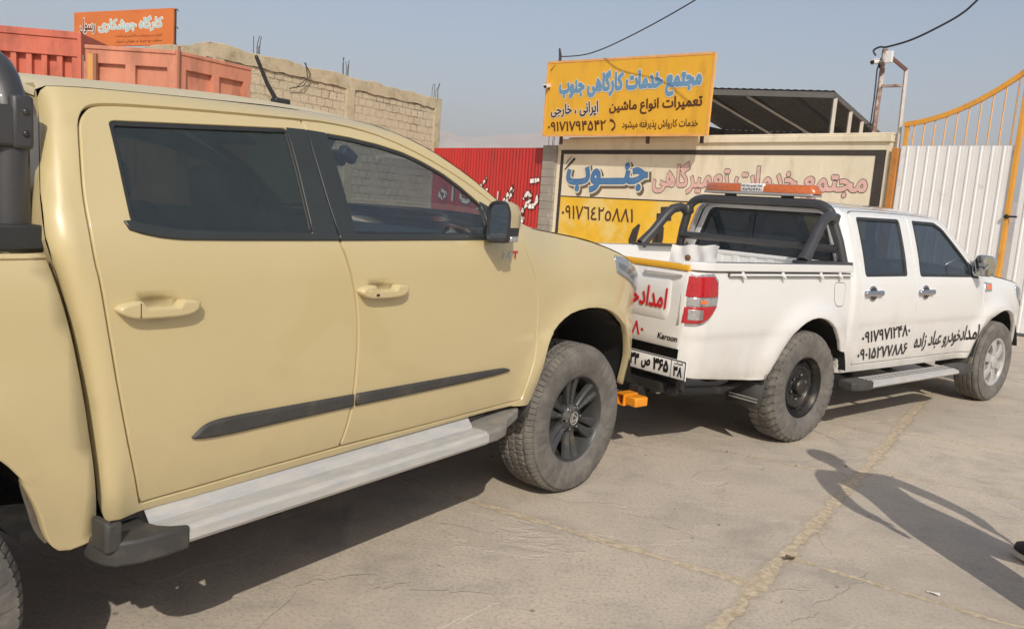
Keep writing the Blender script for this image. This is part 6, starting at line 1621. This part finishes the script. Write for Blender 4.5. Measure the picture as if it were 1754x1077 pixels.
for s in (.5, OLn - .03):
    b = MB(); b.bar(op(s, 4.1, -.09), op(s, 5.40, -.09), .05); att(b.build('sign_post', rb_, None, 0), O_)
b = MB()
for z in (5.40, 5.0, 4.60): b.tube([op(OLn - .05, z, -.06), op(OLn + .07, z, -.06), op(OLn + .10, z - .04, -.06)], .012, 6)
att(b.build('sign_hook', rb_, None, 0), O_)

# ---- two tipper bodies parked in front of it
def tipper(name, label, A, Bp, ztop, zbot, col, depth, ribs, style, run_depth):
    A, Bp = Vector((*A, 0)), Vector((*Bp, 0)); U = (Bp - A).normalized(); Nn = Vector((U.y, -U.x, 0)); L_ = (Bp - A).length
    e = empty(name, label, 'tipper truck', A)
    m = mat(name + '_paint', col, .65, var=(2.5, .10), dirt=(tuple(int(c * .72) for c in col), 3.4, .48, .78), bump=(5, .012), stretch=(1, 1, .35)); rotm = Matrix((U, -Nn, Vector((0, 0, 1)))).transposed()
    def p(s, z, o=0): return A + U * s + Nn * o + Vector((0, 0, z))
    def bx(mb, s0, s1, z0, z1, o0, o1): mb.box(p((s0 + s1) / 2, (z0 + z1) / 2, (o0 + o1) / 2), (s1 - s0, o1 - o0, z1 - z0), rotm)
    b = MB()
    if style == 'ribs':
        bx(b, 0, L_, zbot, ztop, -depth, -.10)
        bx(b, 0, L_, ztop - .10, ztop + .01, -.11, .0); bx(b, 0, L_, ztop - .38, ztop - .16, -.11, .012)
        s = L_ - .10
        while s > .05: bx(b, s - .045, s + .045, zbot, ztop - .38, -.11, -.01); s -= ribs
        bx(b, L_ - .05, L_ + .012, zbot, ztop, -.12, .02); bx(b, 0, L_, ztop - .16, ztop - .10, -.11, -.02)
    else:
        bx(b, 0, L_, zbot, ztop, -depth, -.06)
        bx(b, 0, L_, ztop - .22, ztop + .006, -.07, .0); bx(b, 0, L_, zbot, zbot + .2, -.07, .0)
        n = 2
        for k in range(n + 1):
            s = .05 + (L_ - .10) * k / n; bx(b, s - .07, s + .07, zbot + .19, ztop - .21, -.07, .004)
        bx(b, 0, L_, ztop - .04, ztop + .012, -.09, .018)
    body = att(b.build('tipper_body', m, None, 0, bevel=.008), e)
    b = MB(); bx(b, .2, L_ - .2, zbot - .35, zbot, -depth + .3, -.4); att(b.build('chassis', MT['under'], None, 0), e)
    for s in (.5, L_ - .5):
        for o in (-.45, -depth + .35):
            b = MB(); c = p(s, .52, o); b.tube([c - Nn * .14, c + Nn * .14], .52, 28); att(b.build('wheel', MT['rubber'], None, 40, bevel=.04), e)
    return e, p, m, rotm, L_
e1, p1_, m1_, ro1, L1 = tipper('tipper_truck', 'red tipper body with close vertical ribs parked behind the pickup cab', (-13.2, 12.65), (-7.20, 13.20), 3.70, 1.35, (196, 104, 80), 2.2, .235, 'ribs', 0)
for s_ in (L1 + .05, L1 + .12):
    b = MB(); b.bar(p1_(s_, 1.2, -.02), p1_(s_ - .02, 3.36 if s_ < L1 + .1 else 3.1, -.02), .035); att(b.build('tail_bar', mat('worn_bar', (140, 96, 84), .7), None, 0), e1)
e2, p2_, m2_, ro2, L2 = tipper('tipper_truck', 'salmon orange tipper body with recessed rear panels parked beside the red one', (-6.03, 11.16), (-4.77, 11.10), 3.20, 1.15, (202, 132, 104), 1.0, .6, 'panels', 0)
def side2():
    A = Vector((-4.755, 11.11, 0)); Bq = Vector((-4.115, 12.20, 0)); U = (Bq - A).normalized(); Nn = Vector((U.y, -U.x, 0)); L_ = (Bq - A).length; rotm = Matrix((U, -Nn, Vector((0, 0, 1)))).transposed()
    b = MB()
    def bx(s0, s1, z0, z1, o0, o1): b.box(A + U * (s0 + s1) / 2 + Nn * (o0 + o1) / 2 + Vector((0, 0, (z0 + z1) / 2)), (s1 - s0, o1 - o0, z1 - z0), rotm)
    bx(0, L_, 1.15, 3.19, -.9, -.06); bx(0, L_, 2.98, 3.205, -.07, .0); bx(0, L_, 3.165, 3.212, -.08, .015); bx(0, L_, 1.15, 1.35, -.07, 0)
    for s in (.08, L_ * .5, L_ - .08): bx(s - .06, s + .06, 1.35, 2.99, -.07, .004)
    bx(-.02, .03, 1.15, 3.22, -.05, .03)
    o = att(b.build('tipper_side', m2_, None, 0, bevel=.008), e2)
    b = MB(); b.bar(A + Nn * .035 + Vector((0, 0, 1.6)), A + Nn * .035 + Vector((0, 0, 3.27)), .03); hs_ = mat('hinge_steel', (150, 100, 76), .7); att(b.build('hinge_rod', hs_, None, 0), e2); b = MB(); b.bar(p2_(.16, 1.4, .03), p2_(.16, 3.1, .03), .045); att(b.build('hinge_rod', hs_, None, 0), e2)
    b = MB(); b.box(p2_(.12, 2.92, .02), (.12, .05, .34), ro2); att(b.build('latch_plate', mat('yellowed_paint', (206, 150, 84), .7), None, 0), e2)
side2()

# ================================================================== the person at the right edge
def person():
    bm_ = bpy.data.meshes.new('person'); px, py = 2.43, 2.94
    V = []; E = []; Rr = []
    def j(x, y, z, r): V.append((px + x, py + y, z)); Rr.append(r if isinstance(r, tuple) else (r, r)); return len(V) - 1
    def chain(*ids):
        for a, b in zip(ids, ids[1:]): E.append((a, b))
    pel = j(0, 0, .95, (.165, .115)); bel = j(0, 0, 1.10, (.155, .11)); che = j(0, 0, 1.28, (.175, .115)); nk0 = j(0, 0, 1.44, (.10, .075)); nk = j(0, .01, 1.52, .055)
    hd0 = j(0, .03, 1.60, (.075, .09)); hd1 = j(0, .03, 1.70, (.08, .095)); hd2 = j(0, .02, 1.765, (.055, .065))
    chain(pel, bel, che, nk0, nk, hd0, hd1, hd2)
    sh = []
    for s in (-1, 1):
        a = j(s * .20, 0, 1.43, .078); b_ = j(s * .295, -.01, 1.18, .058); c = j(s * .32, .02, .96, .046); d = j(s * .285, .06, .80, .036)
        chain(che, a, b_, c, d)
    # legs: right-hand one of the picture strides forward
    h1 = j(.09, .04, .84, .135); k1 = j(.075, .26, .50, .14); a1 = j(.14, .53, .15, .095); chain(pel, h1, k1, a1)
    h2 = j(-.09, -.02, .84, .14); k2 = j(-.08, -.03, .50, .14); a2 = j(-.09, -.25, .13, .10); chain(pel, h2, k2, a2)
    bm_.from_pydata(V, E, []); o = link('person', bm_, None)
    sk = o.modifiers.new('skin', 'SKIN'); sk.use_smooth_shade = True
    for i, d in enumerate(bm_.skin_vertices[0].data): d.radius = Rr[i]; d.use_root = (i == pel)
    sb_ = o.modifiers.new('sub', 'SUBSURF'); sb_.levels = 2; sb_.render_levels = 2
    cl = mat('brown_clothes', (112, 86, 66), .9, var=(12, .12), bump=(60, .004)); skn = mat('skin', (172, 122, 94), .55, var=(20, .05)); sht = mat('grey_shirt', (126, 122, 116), .9, var=(8, .1), bump=(40, .004))
    bpy.context.view_layer.update(); dg_ = bpy.context.evaluated_depsgraph_get(); bm2 = bpy.data.meshes.new_from_object(o.evaluated_get(dg_))
    o.modifiers.clear(); o.data = bm2; bm2.materials.clear()
    for q in (cl, sht, skn): bm2.materials.append(q)
    bmh = bmesh.new(); bmh.from_mesh(bm2)
    for zc in (.86, 1.485): bmesh.ops.bisect_plane(bmh, geom=bmh.verts[:] + bmh.edges[:] + bmh.faces[:], plane_co=(0, 0, zc), plane_no=(0, 0, 1))
    bmh.to_mesh(bm2); bmh.free()
    for f in bm2.polygons:
        z = f.center.z; f.material_index = 2 if z > 1.485 else 1 if z > 0.86 or abs(f.center.x - px) > .26 else 0
    bm2.shade_smooth()
    # face, hair, hands and shoes as parts
    b = MB(); b.ball((px, py + .03, 1.665), .102, 20, (.80, .98, 1.18)); b.ball((px, py + .135, 1.655), .018, 10, (.8, 1.1, 1.3))
    for s in (-1, 1): b.ball((px + s * .084, py + .02, 1.66), .026, 8, (.4, .9, 1.2))
    b.build('head_skin', skn, o, 60)
    b = MB()
    for s in (-1, 1): b.ball((px + s * .032, py + .118, 1.685), .011, 8)
    b.build('eyes', MT['black'], o)
    b = MB(); b.ball((px, py + .120, 1.612), .022, 8, (1.1, .4, .35)); b.build('mouth', mat('lips', (150, 84, 74), .6), o)
    b = MB(); b.ball((px, py + .008, 1.715), .110, 20, (.86, 1.0, .86)); b.build('hair', mat('dark_hair', (36, 30, 26), .8), o, 60)
    for s in (-1, 1):
        hm_ = bpy.data.meshes.new('hand'); HV = []; HE = []; HR = []
        def hj(x, y, z, r): HV.append((px + s * (.285 + x), py + .06 + y, z)); HR.append(r); return len(HV) - 1
        w0 = hj(0, 0, .81, .028); p0 = hj(0, .012, .755, (.018, .036)); p1 = hj(0, .018, .715, (.016, .040)); HE += [(w0, p0), (p0, p1)]
        for k, (dy, ln) in enumerate(((-.030, .058), (-.010, .076), (.012, .082), (.034, .072))):
            a = hj(-.004, .018 + dy, .700, .0095); b_ = hj(-.012, .020 + dy * 1.1, .700 - ln * .55, .0085); c = hj(-.026, .022 + dy * 1.1, .700 - ln, .0075); HE += [(p1, a), (a, b_), (b_, c)]
        t0 = hj(-.008, .052, .760, .013); t1 = hj(-.018, .070, .725, .010); t2 = hj(-.026, .076, .692, .008); HE += [(p0, t0), (t0, t1), (t1, t2)]
        hm_.from_pydata(HV, HE, []); ho = link('hand', hm_, skn, o); sk2 = ho.modifiers.new('skin', 'SKIN'); sk2.use_smooth_shade = True
        for i, d in enumerate(hm_.skin_vertices[0].data): d.radius = HR[i] if isinstance(HR[i], tuple) else (HR[i], HR[i]); d.use_root = (i == 0)
        ho.modifiers.new('sub', 'SUBSURF').levels = 1
    shm = mat('black_shoe', (30, 29, 30), .5, var=(20, .2), dirt=(DUST, 12, .6, .95)); so = mat('pale_sole', (196, 186, 170), .7)
    for (x, y, z, yaw, pitch) in ((.150, .56, .0, 22, -6), (-.10, -.27, .0, 4, 20)):
        M_ = Matrix.Translation((px + x, py + y, z)) @ Matrix.Rotation(R(yaw), 4, 'Z') @ Matrix.Rotation(R(-pitch), 4, 'X')
        rows = []
        for yy, w, h in ((-.075, .028, .05), (-.06, .038, .085), (-.01, .042, .10), (.05, .044, .085), (.10, .050, .066), (.15, .050, .054), (.185, .040, .044), (.205, .018, .030)):
            rows.append([tuple(M_ @ Vector((w * math.cos(t), yy, .022 + h * max(0, math.sin(t)) ** .8))) for t in [math.pi * k / 10 for k in range(11)]])
        b = MB(); b.grid(rows); b.face([b.bm.verts.new(p_) for p_ in rows[0]]); b.face([b.bm.verts.new(p_) for p_ in rows[-1]]); b.build('shoe', shm, o, 60)
        pl_ = [(-.078, .026), (-.05, .042), (.03, .044), (.10, .053), (.16, .052), (.20, .034), (.213, .0)]; pl_ = [(w, y_) for y_, w in pl_] + [(-w, y_) for y_, w in pl_[::-1]]
        b = MB(); b.prism([tuple(M_ @ Vector((a, c, 0.001))) for a, c in pl_], M_.to_3x3() @ Vector((0, 0, .024))); b.build('shoe_sole', so, o, 30)
    tag(o, 'person walking at the right frame edge in brown trousers and a black shoe', 'person')
person()
